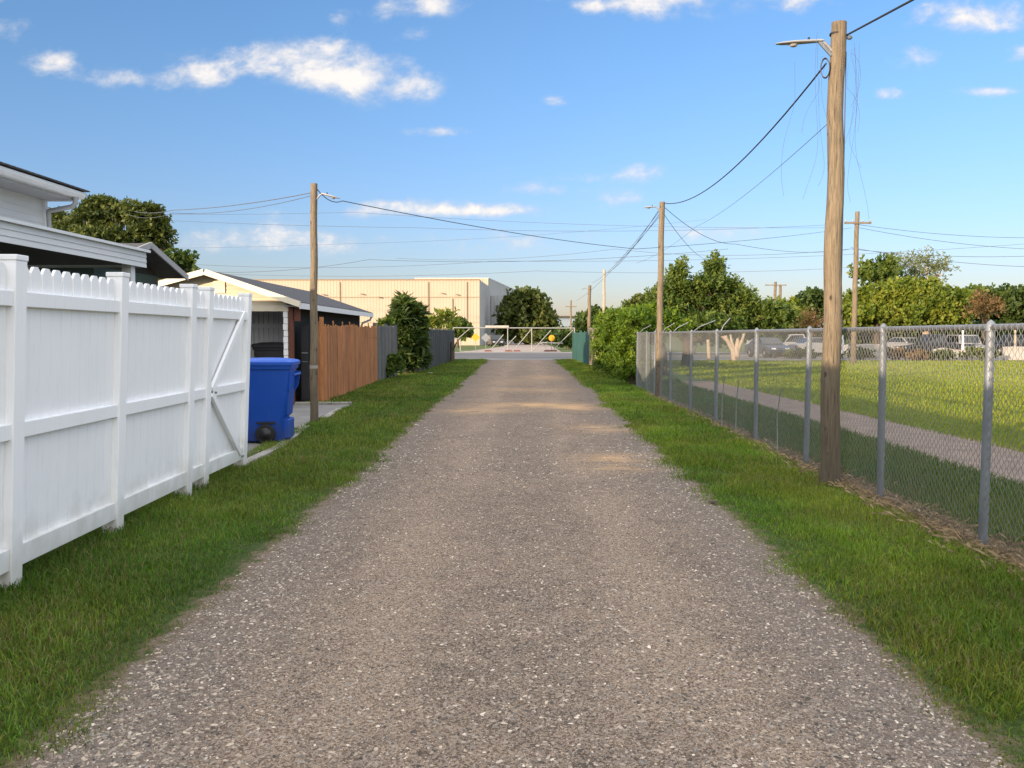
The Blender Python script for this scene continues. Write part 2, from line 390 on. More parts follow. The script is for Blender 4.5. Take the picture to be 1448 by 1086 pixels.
SUN_SAND = [(.4, 19.9, 1.35, .75, 1.35), (1.4, 19.2, .7, .6, 1.2), (-1.1, 18.4, .8, .6, 1.0), (1.5, 15.0, .6, .6, 1.35), (1.35, 11.3, .6, .45, 1.2), (1.3, 10.4, .5, .3, .8), (.2, 25.5, 1.4, 1.0, .5), (.9, 33., .9, 2.0, .55), (-.4, 30, .8, 2., .3)]  # tan patches: part sand, part low sun stripes painted into the road colour
def f_gravel(t, co, c, b):
    pos = t.n('ShaderNodeNewGeometry').outputs['Position']
    s = t.n('ShaderNodeSeparateXYZ'); t.l(pos, s.inputs[0])
    big = t.noise(pos, .9, 5, .6); mid = t.noise(pos, 6, 5, .65)
    vc = t.n('ShaderNodeTexVoronoi'); t.l(t.scalev(pos, (1, .8, 1)), vc.inputs['Vector']); vc.inputs['Scale'].default_value = 125
    vr = t.n('ShaderNodeSeparateColor'); t.l(vc.outputs['Color'], vr.inputs[0])
    c = t.mix(t.ss(big, .3, .7), (.305, .245, .195), (.25, .203, .165))
    c = t.mix(t.m('MULTIPLY', t.ss(mid, .4, .75), .5), c, (.13, .113, .10))
    # worn wheel tracks are paler, the crown and edges hold darker grit
    tr = t.m('ADD', t.blobs(t.v('MULTIPLY', pos, (1, 0, 0)), [(-.78, 0, .36, 1, 1), (.72, 0, .36, 1, 1)]), 0)
    tr = t.m('MULTIPLY', tr, t.ss(t.noise(t.scalev(pos, (1.2, .35, 1)), 1.5, 4), .3, .6))
    c = t.mix(t.m('MULTIPLY', tr, .60), c, (.37, .298, .235))
    g = t.m('MULTIPLY', t.ss(vr.outputs[0], 0, 1), 1.)
    c = t.mix(.85, c, t.mix(g, (.02, .018, .016), (.62, .56, .50)), 'SOFT_LIGHT')
    wh = t.m('MULTIPLY', t.ss(vr.outputs[1], .90, .93), t.ss(vc.outputs['Distance'], .35, .5, 1, 0))
    c = t.mix(t.m('MULTIPLY', wh, .45), c, (.55, .50, .44))
    sm = t.m('MULTIPLY', t.blobs(pos, SUN_SAND), t.ss(t.noise(t.scalev(pos, (.7, 2.2, 1)), 2.2, 5, .6), .32, .58))
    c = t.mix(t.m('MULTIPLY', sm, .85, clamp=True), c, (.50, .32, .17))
    # bare brown soil along both edges
    el_ = t.m('SUBTRACT', t.m('SUBTRACT', -1.76, s.outputs[0]), t.m('MULTIPLY', s.outputs[1], .009))
    er_ = t.m('SUBTRACT', t.m('SUBTRACT', s.outputs[0], 1.70), t.m('MULTIPLY', t.m('MINIMUM', s.outputs[1], 30), .010))
    ed = t.m('ADD', t.m('MAXIMUM', el_, er_), t.m('ADD', t.m('MULTIPLY', t.m('SUBTRACT', mid, .5), .55), t.m('MULTIPLY', t.m('SUBTRACT', t.noise(pos, 28, 4, .7), .5), .35)))
    c = t.mix(t.m('MULTIPLY', t.ss(ed, -.75, -.15), .55), c, (.15, .125, .105))
    c = t.mix(t.ss(ed, -.04, .10, 0, .85), c, (.17, .12, .075))
    c = t.mix(t.ss(ed, .02, .20), c, (.045, .072, .016))
    bn = t.n('ShaderNodeBump'); bn.inputs['Strength'].default_value = .9; bn.inputs['Distance'].default_value = .008
    t.l(t.m('ADD', t.m('MULTIPLY', vc.outputs['Distance'], -1.2), t.m('MULTIPLY', mid, .8)), bn.inputs['Height']); t.l(bn.outputs[0], b.inputs['Normal'])
    return c
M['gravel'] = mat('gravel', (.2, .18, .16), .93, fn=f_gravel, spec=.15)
ys = np.concatenate([np.arange(-4, 14, .06), np.arange(14, 30, .15), np.arange(30, 57.2, .4)])
def roadh(x, y, u): return .020 * math.sin(math.pi * u) ** .7 + .010 * math.sin(x * 2.6 + .7) * math.sin(y * .45) * u * (1 - u) * 4 + .006 * math.sin(y * 1.3 + x * 3) * u * (1 - u) * 4
fl_ = lambda y: xl(y) - .62 - max(0, (y - 48)) * .02 ; fr_ = lambda y: xr(y) + .62 + max(0, (y - 50)) * .03
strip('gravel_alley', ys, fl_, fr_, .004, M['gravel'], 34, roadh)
sheet('street', [(-160, 57.0), (160, 57.0), (160, 83.5), (-160, 83.5)], .004, M['asphalt'])
sheet('street_shoulder', [(-160, 57.0), (160, 57.0), (160, 60.5), (-160, 60.5)], .008, mat('worn_pale_asphalt', (.22, .205, .19), .9, var=.25, scale=.8))
sheet('street_far_edge', [(-160, 79.0), (160, 79.0), (160, 83.4), (-160, 83.4)], .008, mat('pale_roadside', (.27, .245, .225), .9, var=.25, scale=.5))
sheet('driveway', [(-5.8, 84), (3.6, 84), (4.2, 120), (3.5, 200), (8.5, 300), (2.5, 300), (-2.0, 190), (-3.2, 120)], .006, M['pinkconc'])
# concrete pad behind the white fence, with its kerb
sheet('concrete_pad', [(-3.52, 10.7), (-3.50, 12.3), (-3.86, 15.3), (-3.98, 18.2), (-3.9, 20.0), (-9.6, 20.0), (-9.6, 10.7)], .022, M['concrete'])
mb = MB()
for a, b_ in (((-3.42, 10.6), (-3.42, 12.4)), ((-3.44, 12.45), (-3.74, 15.1)), ((-3.76, 16.6), (-3.90, 18.6))):
    mb.beam((a[0], a[1], .02), (b_[0], b_[1], .02), .13, .075)
tag(mb.build('kerb', M['kerb'], bevel=.012), kind='structure')
tag(MB().box(-5.5, -3.95, 20.02, 20.28, 0, .07).build('doorstep', M['kerb'], bevel=.01), kind='structure')
# strip of bare soil under the chain link, and the walking path beyond it
def f_soil(t, co, c, b): return t.mix(t.ss(t.noise(co, 7, 6, .7), .35, .65), (.15, .105, .065), (.085, .07, .035))
strip('bare_soil', np.arange(-3, 27, .1), lambda y: 3.36 + wob(y, 4) * .8, lambda y: 3.66 + wob(y, 5), .004, mat('bare_soil', (.15, .1, .07), .95, fn=f_soil), 6)
strip('gravel_path', np.arange(-6, 31, .15), lambda y: 5.2 + wob(y, 6) * .6 - .010 * y + max(0, y - 24) * .03, lambda y: 7.15 + wob(y, 7) * .6 - .016 * y, .006, mat('path_gravel', (.225, .168, .132), .95, var=.3, scale=3, bump=.5, bscale=70, col2=(.155, .118, .092)), 8)
strip('field_border', np.arange(6, 90, 1.), lambda y: 55.2, lambda y: 60.5, .0, M['gravel'], 2) if False else None
sheet('field_edge', [(6, 54.6), (75, 56.5), (75, 61), (6, 60)], .006, mat('field_edge_soil', (.20, .135, .08), .95, var=.4, scale=1.5, col2=(.10, .10, .035)))
sheet('parking_lot', [(7, 61.5), (90, 62.5), (90, 74), (7, 72)], .008, mat('parking_gravel', (.20, .18, .14), .95, var=.3, scale=.8))

# ---------------------------------------------------------------- grass
def blades(name, X, Y, Z, h, wd, cols, m, lean=.6):
    n = len(X); a = rng.uniform(0, 2 * math.pi, n); ln = rng.uniform(.1, lean, n) * h; tw = a + rng.uniform(-1.2, 1.2, n) + math.pi / 2
    bx, by = np.cos(tw) * wd / 2, np.sin(tw) * wd / 2; dx, dy = np.cos(a) * ln, np.sin(a) * ln
    V = np.empty((n, 5, 3))
    V[:, 0] = np.stack([X - bx, Y - by, Z], 1); V[:, 1] = np.stack([X + bx, Y + by, Z], 1)
    V[:, 2] = np.stack([X + dx * .35 + bx * .8, Y + dy * .35 + by * .8, Z + h * .58], 1); V[:, 3] = np.stack([X + dx * .35 - bx * .8, Y + dy * .35 - by * .8, Z + h * .58], 1)
    V[:, 4] = np.stack([X + dx, Y + dy, Z + h * (1 - .25 * ln / h)], 1)
    i = (np.arange(n) * 5)[:, None]
    F = np.concatenate([i + np.array([[0, 1, 2]]), i + np.array([[0, 2, 3]]), i + np.array([[3, 2, 4]])], 1).reshape(-1, 3)
    C = np.repeat(cols[:, None, :], 5, 1)
    return bulk(name, V.reshape(-1, 3), F, m, cols=C.reshape(-1, 3))
def gcol(X, Y, base, alt, n):
    f = np.clip((fbm(X, Y, .9, 3) - .3) / .4, 0, 1)[:, None]
    c = np.array(base) * (1 - f) + np.array(alt) * f
    c = c * rng.uniform(.45, 1.5, (n, 1)) * (.62 + .76 * fbm(X, Y, .45, 51))[:, None] * (.7 + .6 * fbm(X, Y, 2.6, 57))[:, None]; c[:, 0] *= rng.uniform(.8, 1.45, n)
    dead = rng.random(n) < .05 + .16 * np.clip((fbm(X, Y, 1.2, 61) - .5) * 4, 0, 1); c[dead] = np.array((.22, .17, .075)) * rng.uniform(.6, 1.2, (dead.sum(), 1))
    return c
def scatter(n, y0, y1, fx0, fx1):
    """more blades near the camera: density falls off with 1/y"""
    u = rng.random(n); Y = y0 * (y1 / y0) ** u
    a = fx0(Y); b_ = fx1(Y); X = a + (b_ - a) * rng.random(n); return X, Y
def verge(name, n, y0, y1, fx0, fx1, edge, base, alt, hh, lab):
    X, Y = scatter(n, y0, y1, fx0, fx1)
    d = edge(X, Y)                      # metres inside the grass from the road edge
    t = fbm(X, Y, 2.2, 9)
    pe = np.clip((d + .22 - (t - .5) * .75) / .50, 0, 1); pe = pe * pe * (3 - 2 * pe)
    keep = (rng.random(n) < pe) & (rng.random(n) < np.clip((fbm(X, Y, 1.3, 21) - .10) * 6, .15, 1))
    X, Y, d = X[keep], Y[keep], d[keep]; k = len(X)
    sc = np.clip(Y / 8, 1, 5)
    h = rng.uniform(.45, 1.15, k) * hh * (.35 + 1.3 * fbm(X, Y, 1.6, 5)) * np.clip(.42 + (d + .1) * 1.5, .35, 1) * np.clip(sc, 1, 1.5)
    wd = rng.uniform(.0035, .0075, k) * sc
    o = blades(name, X, Y, np.full(k, -.005), h, wd, gcol(X, Y, base, alt, k), M['grass'], 1.0)
    tag(o, lab, 'grass', kind='stuff')
verge('grass_verge', 240000, 2.6, 57, lambda y: np.where(y < 20, -3.62 - .01 * y, -5.1) + 0 * y, lambda y: xl(y) + .45 + 0 * y, lambda X, Y: xl(Y) + wob(Y, 0) - X, (.070, .150, .016), (.115, .175, .024), .072, 'short green grass along the left side of the alley')
verge('grass_verge', 240000, 2.6, 57, lambda y: xr(y) - .42, lambda y: np.where(y < 27, 3.62, 3.6), lambda X, Y: np.minimum(X - xr(Y) - wob(Y, 2), (3.50 + wob(Y, 4) - X) * 1.0), (.100, .200, .016), (.160, .225, .026), .072, 'bright green grass between the alley and the chain link fence')
def calmc(c, base, alt, k): return c * (1 - k) + (np.array(base) + np.array(alt)) / 2 * k * .95
def field(name, n, y0, y1, fx0, fx1, base, alt, h0, lab, calm=.55):
    X, Y = scatter(n, y0, y1, fx0, fx1); sc = np.clip(Y / 7, 1, 9)
    h = rng.uniform(.4, 1.1, n) * h0 * np.clip(sc, 1, 1.8); wd = rng.uniform(.005, .009, n) * sc
    tag(blades(name, X, Y, np.full(n, -.005), h, wd, calmc(gcol(X, Y, base, alt, n), base, alt, calm), M['grass'], .8), lab, 'grass', kind='stuff')
field('grass_margin', 60000, 4.2, 40, lambda y: 3.62 + 0 * y, lambda y: 5.35 - .008 * y + np.maximum(0, y - 28) * .1, (.06, .12, .018), (.09, .12, .025), .08, 'patchy dull grass between the chain link fence and gravel path')
field('field_grass', 170000, 8, 55.5, lambda y: 6.95 - .014 * y + 0 * y, lambda y: 8.5 + y * .62, (.175, .245, .018), (.235, .265, .026), .05, 'mown yellow green grass of the open field')

# loose stones on the alley
def stones(name, n, y0, y1, s0, s1, lab, edgey):
    u = rng.random(n); Y = y0 * (y1 / y0) ** u; a, b_ = xl(Y) - .08, xr(Y) + .08
    X = a + (b_ - a) * rng.random(n)
    e = np.minimum(X - a, b_ - X); k = rng.random(n) < np.clip(1.15 - Y / 17, .04, 1) * np.clip(.42 + edgey * np.exp(-(e - .28) ** 2 / .10) + .3 * (fbm(X, Y, .8, 4) - .5), 0, 1) * np.clip((e + .10) * 6, .05, 1)
    X, Y = X[k], Y[k]; n = len(X)
    uu = (X - xl(Y)) / (xr(Y) - xl(Y))
    uu = np.clip((X - xl(Y) + .62) / (xr(Y) - xl(Y) + 1.24), 0, 1); qq = uu * (1 - uu) * 4
    Z = .004 + .020 * np.sin(np.pi * uu) ** .7 + .010 * np.sin(X * 2.6 + .7) * np.sin(Y * .45) * qq + .006 * np.sin(Y * 1.3 + X * 3) * qq
    S = s0 + (s1 - s0) * rng.random(n) ** 3; S *= np.clip(Y / 8, 1, 1.5)
    base = np.array([(1, 0, 0), (.3, .95, 0), (-.8, .6, 0), (-.8, -.6, 0), (.3, -.95, 0), (.15, .1, .75), (-.25, -.05, .7)], float)
    Fb = np.array([(0, 1, 5), (1, 2, 5), (2, 6, 5), (2, 3, 6), (3, 4, 6), (4, 5, 6), (4, 0, 5)])
    P = base[None] * rng.uniform(.65, 1.3, (n, 7, 1)); P[:, :, 0] *= rng.uniform(.9, 2.1, (n, 1)); P[:, :, 2] *= rng.uniform(.5, 1.0, (n, 1))
    an = rng.uniform(0, 2 * math.pi, n); c, s = np.cos(an)[:, None], np.sin(an)[:, None]
    V = np.stack([P[:, :, 0] * c - P[:, :, 1] * s, P[:, :, 0] * s + P[:, :, 1] * c, P[:, :, 2]], 2) * S[:, None, None] * .5
    V += np.stack([X, Y, Z - S * .08], 1)[:, None]
    pal = np.array([(.26, .215, .175), (.16, .136, .115), (.33, .27, .215), (.075, .066, .058), (.54, .47, .385), (.42, .345, .265), (.20, .185, .17)])
    C = pal[rng.choice(7, n, p=[.26, .22, .19, .125, .05, .105, .05])] * rng.uniform(.75, 1.2, (n, 1))
    F = (np.arange(n) * 7)[:, None, None] + Fb[None]
    tag(bulk(name, V.reshape(-1, 3), F.reshape(-1, 3), M['stone'], cols=np.repeat(C[:, None], 7, 1).reshape(-1, 3)), lab, 'gravel', kind='stuff')
stones('loose_gravel', 260000, 2.7, 28, .005, .024, 'loose grey and white stones lying on the alley', .5)
# dry straw under the chain link
n = 5500
X = 3.47 + rng.normal(0, .12, n); Y = 3.5 * (24 / 3.5) ** rng.random(n); a = rng.uniform(0, 6.3, n); L = rng.uniform(.04, .15, n); wv = rng.uniform(.0007, .0017, n) * np.clip(Y / 7, 1, 2)
dx, dy = np.cos(a), np.sin(a); z0 = rng.uniform(.005, .03, n); z1 = z0 + rng.uniform(-.01, .07, n)
V = np.stack([np.stack([X - dy * wv, Y + dx * wv, z0], 1), np.stack([X + dy * wv, Y - dx * wv, z0], 1), np.stack([X + dx * L * .6 + dy * wv, Y + dy * L * .6 - dx * wv, (z0 + z1) / 2 + .02], 1), np.stack([X + dx * L, Y + dy * L, np.maximum(z1, .004)], 1)], 1)
C = np.array((.36, .26, .15)) * rng.uniform(.45, 1.25, (n, 1))
tag(bulk('dry_straw', V.reshape(-1, 3), (np.arange(n) * 4)[:, None] + np.arange(4)[None], M['straw'], cols=np.repeat(C[:, None], 4, 1).reshape(-1, 3)), 'dry brown straw on bare soil under the chain link fence', 'straw', kind='stuff')

# ---------------------------------------------------------------- white vinyl fence
FP = [(-3.22, 4.02), (-3.295, 5.52), (-3.345, 7.08), (-3.39, 8.70), (-3.40, 9.20), (-3.42, 10.56)]
LEAN = -.047
wf = empty('vinyl_fence', (-3.3, 7.5, 0), 'tall white vinyl privacy fence with dog eared pickets beside the left verge', 'fence')
def fx(y, z):
    for (x0, y0), (x1, y1) in zip(FP, FP[1:]):
        if y <= y1: break
    return x0 + (x1 - x0) * (y - y0) / (y1 - y0) - LEAN * z
def shear(bmv, x0): return [(x - LEAN * z, y, z) for x, y, z in bmv]
for i, (x, y) in enumerate(FP):
    mb = MB(); hgt = 2.1; s = .064
    mb.box(x - s, x + s, y - s, y + s, -.05, hgt - .035)
    mb.box(x - s - .005, x + s + .005, y - s - .005, y + s + .005, hgt - .035, hgt)
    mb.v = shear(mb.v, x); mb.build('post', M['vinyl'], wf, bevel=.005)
def fpanel(parent, y0, y1, gate=False):
    def seg(mb, z0, z1, off, th, ya=y0, yb=y1):
        # rail following the lean
        vs = []
        for yv in (ya, yb):
            for dx_, z in ((off, z0), (off + th, z0), (off + th, z1), (off, z1)): vs.append((fx(yv, z) + dx_, yv, z))
        mb._add(vs, [(0, 1, 2, 3), (7, 6, 5, 4), (0, 4, 5, 1), (1, 5, 6, 2), (2, 6, 7, 3), (3, 7, 4, 0)])
    for z0, z1, nm in ((1.78, 1.875, 'rail'), (.945, 1.045, 'rail'), (.115, .255, 'rail')):
        mb = MB(); seg(mb, z0, z1, -.030, .078); mb.build(nm, M['vinyl'], parent, bevel=.004)
    mb = MB(); nb = max(2, round((y1 - y0) / .148)); wb = (y1 - y0) / nb
    for za, zb in ((.255, .945), (1.045, 1.78)):
        for k in range(nb):
            seg(mb, za, zb, -.012 , .018, y0 + k * wb + .002, y0 + (k + 1) * wb - .002)
        seg(mb, za, zb, -.014, .0165)
    mb.build('board_panel', M['vinyl'], parent)
    mb = MB()
    for k in range(nb):
        a = y0 + k * wb + .014; b_ = y0 + (k + 1) * wb - .014; e = (b_ - a) * .24
        pl = [(a, 1.86), (b_, 1.86), (b_, 2.005), (b_ - e * .4, 2.026), (b_ - e * 1.1, 2.046), (a + e * 1.1, 2.046), (a + e * .4, 2.026), (a, 2.005)]
        mb.prism([(fx(p[0], p[1]) - .012, p[0], p[1]) for p in pl], (.022, 0, 0))
    mb.build('picket', M['vinyl'], parent, bevel=.002)
for i in (0, 1, 2, 3): fpanel(wf, FP[i][1] + .064, FP[i + 1][1] - .064)
gy0, gy1 = FP[4][1] + .066, FP[5][1] - .066
gate = bpy.data.objects.new('gate', None); COL.objects.link(gate); gate.parent = wf
fpanel(gate, gy0, gy1)
def fpt(y, z, o=.045): return (fx(y, z) + o, y, z)
MB().beam(fpt(gy0 + .06, 1.02), fpt(gy1 - .10, 1.86), .07, .035, (1, 0, 0)).build('brace', M['vinyl'], gate, bevel=.004)
MB().beam(fpt(gy0 + .06, .98), fpt(gy1 - .10, .20), .07, .035, (1, 0, 0)).build('brace', M['vinyl'], gate, bevel=.004)
for yv, z in ((gy0 + .03, 1.0), (gy1 - .05, .16), (gy0 + .16, .985), (gy1 - .02, .16)):
    MB().lathe(fpt(yv, z, .046), (1, 0, 0), [(0, .012), (.02, .012), (.026, .006)], 8).build('bolt', M['galv'], gate)
mb = MB().box(*[v for v in (FP[5][0] + .04, FP[5][0] + .075)], 10.50, 10.60, .62, .80); mb.build('latch', M['kerb'], gate, bevel=.004)

# ---------------------------------------------------------------- chain link fence
FX = 3.47
cf_ = empty('chain_link_fence', (FX, 14, 0), 'grey galvanised chain link fence along the right side of the alley', 'fence')
HT = 1.66
py_ = [4.55, 6.62, 8.58, 10.78, 13.2, 15.9, 18.3, 20.9, 23.3, 24.9, 26.9]
for i, y in enumerate(py_):
    r = .033 if i < 6 else .030
    mb = MB(); dx = random.uniform(-.02, .02)
    mb.tube([(FX + dx, y, -.05), (FX, y, HT - .02)], r, 10); mb.lathe((FX, y, HT - .03), (0, 0, 1), [(0, r + .008), (.04, r + .008), (.07, r * .7), (.085, .004)], 10)
    mb.build('post', M['galv'], cf_)
MB().tube([(FX, 4.4, HT), (FX, 27.0, HT)], .023, 8).build('top_rail', M['galv'], cf_)
for y, sg in ((26.6, .35), (23.6, .25), (22.2, .3), (20.6, .35), (18.2, .45), (15.6, .15)):
    MB().tube([(FX, y, HT), (FX + sg * .3, y, HT + .11), (FX + sg, y - .05, HT + .24)], .011, 6).build('barb_arm', M['galv'], cf_)
# woven wire: vertical zigzag wires, each hooked over its neighbours
pit = .074; hz = pit * .5
def zig(y0, y1, x):
    ns = int((y1 - y0) / hz); Vs = []; Fs = []; nz_ = int((HT + .03) / hz)
    zz = .015 + np.arange(nz_ + 1) * hz
    for k in range(ns):
        yc = y0 + k * hz; ph = k % 2
        r = .0026 if yc < 9 else (.0023 if yc < 14 else .0020)
        side = np.where((np.arange(nz_ + 1) + ph) % 2 == 0, 0, 1)
        yv = yc + side * hz; xv = x + (side - .5) * .007 + .012 * np.sin(zz * 3 + yc * .8) * np.sin(np.pi * np.clip(zz / HT, 0, 1)) + .006 * np.sin(yc * 3.1)
        P = np.stack([xv, yv, zz + .004 * np.sin(yc * 2.3)], 1)
        ring = np.array([(0, -1), (.87, .5), (-.87, .5)]) * r
        v = np.empty((nz_ + 1, 3, 3))
        for j in range(3): v[:, j] = P + np.array([ring[j, 0], ring[j, 1], 0])
        b0 = len(Vs) * (nz_ + 1) * 3; Vs.append(v.reshape(-1, 3))
        i = np.arange(nz_)[:, None] * 3 + b0
        for j in range(3): Fs.append(np.concatenate([i + j, i + (j + 1) % 3, i + 3 + (j + 1) % 3, i + 3 + j], 1))
    return np.concatenate(Vs), np.concatenate(Fs)
V, F = zig(4.5, 26.9, FX - .03)
bulk('wire_mesh', V, F, M['wire'], cf_)
for y, z in ((14.0, .02), (11.7, .03), (15.0, .02)):
    MB().tube([(FX - .10, y, z), (FX - .07, y + .12, .25), (FX - .05, y + .2, .55), (FX - .05, y + .05, .9)], .008, 5).build('loose_wire', M['wire'], cf_)

# ---------------------------------------------------------------- utility poles
def pole(label, base, h, r0, r1, top=(0, 0), lamp=None, group='wooden poles with lamps along the alley', name='utility_pole', m='pole', cross=None, k=14):
    x, y = base; root = empty(name, (x, y, 0), label, 'utility pole', group)
    mb = MB(); n = 16
    mb.tube([(x + top[0] * i / n + .012 * math.sin(i * 1.3) * (1 if r0 > .09 else .5), y + top[1] * i / n + .008 * math.cos(i), -.1 + (h + .1) * i / n) for i in range(n + 1)], [r0 * (1 + (.10 if i == 0 else 0)) + (r1 - r0) * i / n for i in range(n + 1)], k)
    mb.build('pole', M[m], root)
    tx, ty = x + top[0], y + top[1]
    if lamp:
        sg, ln, dz, zt = lamp       # side, head length, head rise, height of its outer end below the top
        bx_ = tx + sg * (r1 + .10); bz = h - zt
        MB().tube([(tx + sg * r1 * .8, ty - .02, bz - .10), (tx + sg * (r1 + .05), ty - .02, bz - .03), (bx_, ty - .02, bz)], .016, 6).build('lamp_arm', M['lamp'], root)
        mb = MB(); vs = []
        a = Vector((bx_ - sg * .02, ty - .02, bz)); e = Vector((bx_ + sg * ln, ty - .02, bz + dz))
        prof = [(0, .03, .024), (.1, .036, .028), (.3, .042, .030), (.6, .058, .030), (.85, .048, .020), (1, .02, .008)]
        kk = 10
        for t_, wy, hz_ in prof:
            c = a.lerp(e, t_)
            for j in range(kk):
                an = 2 * math.pi * j / kk; q = math.sin(an); vs.append(c + Vector((0, math.cos(an) * wy, q * hz_ * (.75 if q > 0 else .45))))
        fs = [(i * kk + j, i * kk + (j + 1) % kk, (i + 1) * kk + (j + 1) % kk, (i + 1) * kk + j) for i in range(len(prof) - 1) for j in range(kk)]
        mb._add(vs, fs, True); mb._add(vs[:kk], [tuple(range(kk))]); mb._add(vs[-kk:], [tuple(range(kk))[::-1]])
        hd = mb.build('lamp_head', M['lamp'], root)
        c = a.lerp(e, .62) - Vector((0, 0, .018))
        MB().lathe(c, (0, 0, -1), [(0, .042), (.010, .040), (.02, .028)], 10).build('lamp_lens', M['lens'], hd)
        c2 = a.lerp(e, .3)
        MB().lathe(c2 + Vector((0, 0, .02)), (0, 0, 1), [(0, .013), (.024, .013), (.028, .008)], 8).build('photocell', M['black'], hd)
    if cross:
        for zc, wv in cross:
            ca = MB().beam((tx - wv / 2, ty - r1 - .03, h - zc), (tx + wv / 2, ty - r1 - .03, h - zc), .09, .10).build('crossarm', M[m], root)
            for q in (-.45, -.2, .2, .45): MB().lathe((tx + wv * q, ty - r1 - .03, h - zc + .05), (0, 0, 1), [(0, .03), (.05, .05), (.1, .05), (.14, .02)], 8).build('insulator', M['lamp'], ca)
    return root
P1 = (3.27, 9.42); P1T = (-.005, 0); P1H = 4.84
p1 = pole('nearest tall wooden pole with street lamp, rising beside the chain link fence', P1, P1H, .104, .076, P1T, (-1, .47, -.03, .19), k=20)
p1x = P1[0] + P1T[0]
# hardware near the top of the nearest pole: strap, coil, loose thin wires
MB().lathe((p1x, P1[1], P1H - .12), (.10, 0, 1), [(-.008, .082), (.008, .082)], 16).build('cable_strap', M['cable'], p1)
mb = MB()
for q in range(5):
    mb.tube([(p1x - .14 + .045 * math.cos(a) + .004 * q, P1[1] - .05 + .010 * q, P1H - .47 + .10 * math.sin(a)) for a in np.linspace(0, 6.28, 20)], .004, 4)
mb.build('wire_coil', M['farcable'], p1)
mb = MB()
for q in range(11):
    sg = -1 if q < 5 else 1; x0 = p1x + sg * (.08 + random.uniform(0, .12 if sg > 0 else .45)); y0 = P1[1] - random.uniform(0, .15); z0 = P1H - random.uniform(.2, .45); L = random.uniform(.5, 1.9)
    mb.tube([(x0 + sg * .10 * math.sin(t_ * 5 + q) * t_ + sg * .05 * t_, y0, z0 - L * t_ + .08 * math.sin(t_ * 6 + q)) for t_ in np.linspace(0, 1, 12)], .0016, 3)
mb.tube([(p1x + .085, P1[1] - .02, z_) for z_ in np.linspace(P1H - .3, 1.0, 8)], .006, 4)
mb.tube([(p1x - .078, P1[1] - .02, z_) for z_ in np.linspace(P1H - .5, 3.0, 6)], .004, 4)
mb.build('loose_wire', M['farcable'], p1)
mb = MB(); mb.beam((p1x - .07, P1[1] - .03, P1H - .34), (p1x - .20, P1[1] - .03, P1H - .2), .02, .03); mb.build('bracket', M['galv'], p1); mb = MB(); mb.lathe((p1x + .09, P1[1] - .03, P1H - .16), (1, 0, 0), [(0, .02), (.03, .025), (.05, .012)], 8)
mb.build('insulator', M['galv'], p1)
P2 = (-3.79, 15.9); P2H = 4.30
p2 = pole('shorter wooden pole with lamp standing on the concrete pad left of the alley', P2, P2H, .073, .060, (.05, 0), (1, .31, -.09, .18))
MB().lathe((P2[0] + .01, P2[1], 1.0), (0, 0, 1), [(0, .076), (.06, .076)], 14).build('band', M['kerb'], p2)
P3 = (3.42, 22.4); P3H = 4.93
p3 = pole('wooden pole with lamp in front of the big tree beyond the chain link', P3, P3H, .085, .068, (.05, 0), (-1, .30, -.02, .12))
p5 = pole('far wooden pole with lamp behind the green board fence', (3.72, 50), 4.40, .11, .09, (0, 0), (-1, .32, 0, .18))
P4 = (18.75, 50.5); P4H = 8.55
p4 = pole('tall wooden pole with crossarm standing in the field behind the fence', P4, P4H, .16, .12, (.05, 0), None, None, cross=[(.65, 1.5)])
p6 = pole('thin pale distant pole rising above the hedge', (6.35, 70), 6.75, .13, .10, (0, 0), None, None, m='palebark')
p7 = pole('small distant pole left of the alley mouth hedge, beside the white building', (6.0, 112), 6.0, .13, .10, (0, 0), None, None, cross=[(.8, 1.4)])
p8 = pole('distant pair style pole with crossarm above the treetops', (26., 92), 7.1, .16, .14, (0, 0), None, None, cross=[(.35, 2.2)])
MB().tube([(26.55, 92.1, 0), (26.55, 92.1, 6.7)], [.17, .14], 8).build('brace_pole', M['pole'], p8)

# ---------------------------------------------------------------- cables
def cable(label, pts, sag, r, m='cable', k=5, group='overhead power lines'):
    """hangs between each pair of points with its own sag"""
    out = []
    for (a, b_) in zip(pts, pts[1:]):
        a, b_ = Vector(a), Vector(b_)
        for i in range(25):
            t_ = i / 24; p = a.lerp(b_, t_); p.z -= sag * 4 * t_ * (1 - t_)
            if not out or (p - out[-1]).length > 1e-4: out.append(p)
    o = MB().tube(out, r, k).build('overhead_cable', M[m]); return tag(o, label, 'cable', group)
t1 = Vector((p1x + .09, P1[1] - .02, P1H - .13)); t1b = Vector((p1x - .12, P1[1] - .02, P1H - .42))
t2 = Vector((P2[0] + .11, P2[1], P2H - .07)); t3 = Vector((P3[0] + .12, P3[1], P3H - .05))
cable('thick black cable running from the nearest pole up out of the frame', [t1, W(1320, -16, 6.9), (4.0, -6, 6.1)], .0, .011, k=6)
cable('thick black cable sagging from the nearest pole to the next pole along the fence', [t1b, (P3[0] + .12, P3[1], P3H - .03)], .42, .0095, k=6)
cable('thin faint wire sagging below the thick cable between the two nearest right poles', [(p1x - .05, P1[1], P1H - 1.0), W(985, 320, 24), W(900, 372, 30)], .12, .004, 'farcable')
cable('dark cable from the left lamp pole sagging right across the sky to the field pole', [(P2[0] + .10, P2[1] + .03, P2H - .09), W(484, 284, 17), W(900, 352, 30), W(1205, 322, 50.4)], .10, .009, 'farcable')
cable('cable from the left lamp pole towards the tree at left', [W(443, 272, 15.9), W(245, 297, 21), W(190, 299, 28)], .06, .008, 'farcable')
cable('second thinner cable from the left lamp pole towards the tree at left', [W(443, 276, 15.9), W(245, 301, 22), W(180, 303, 28)], .12, .006, 'farcable')
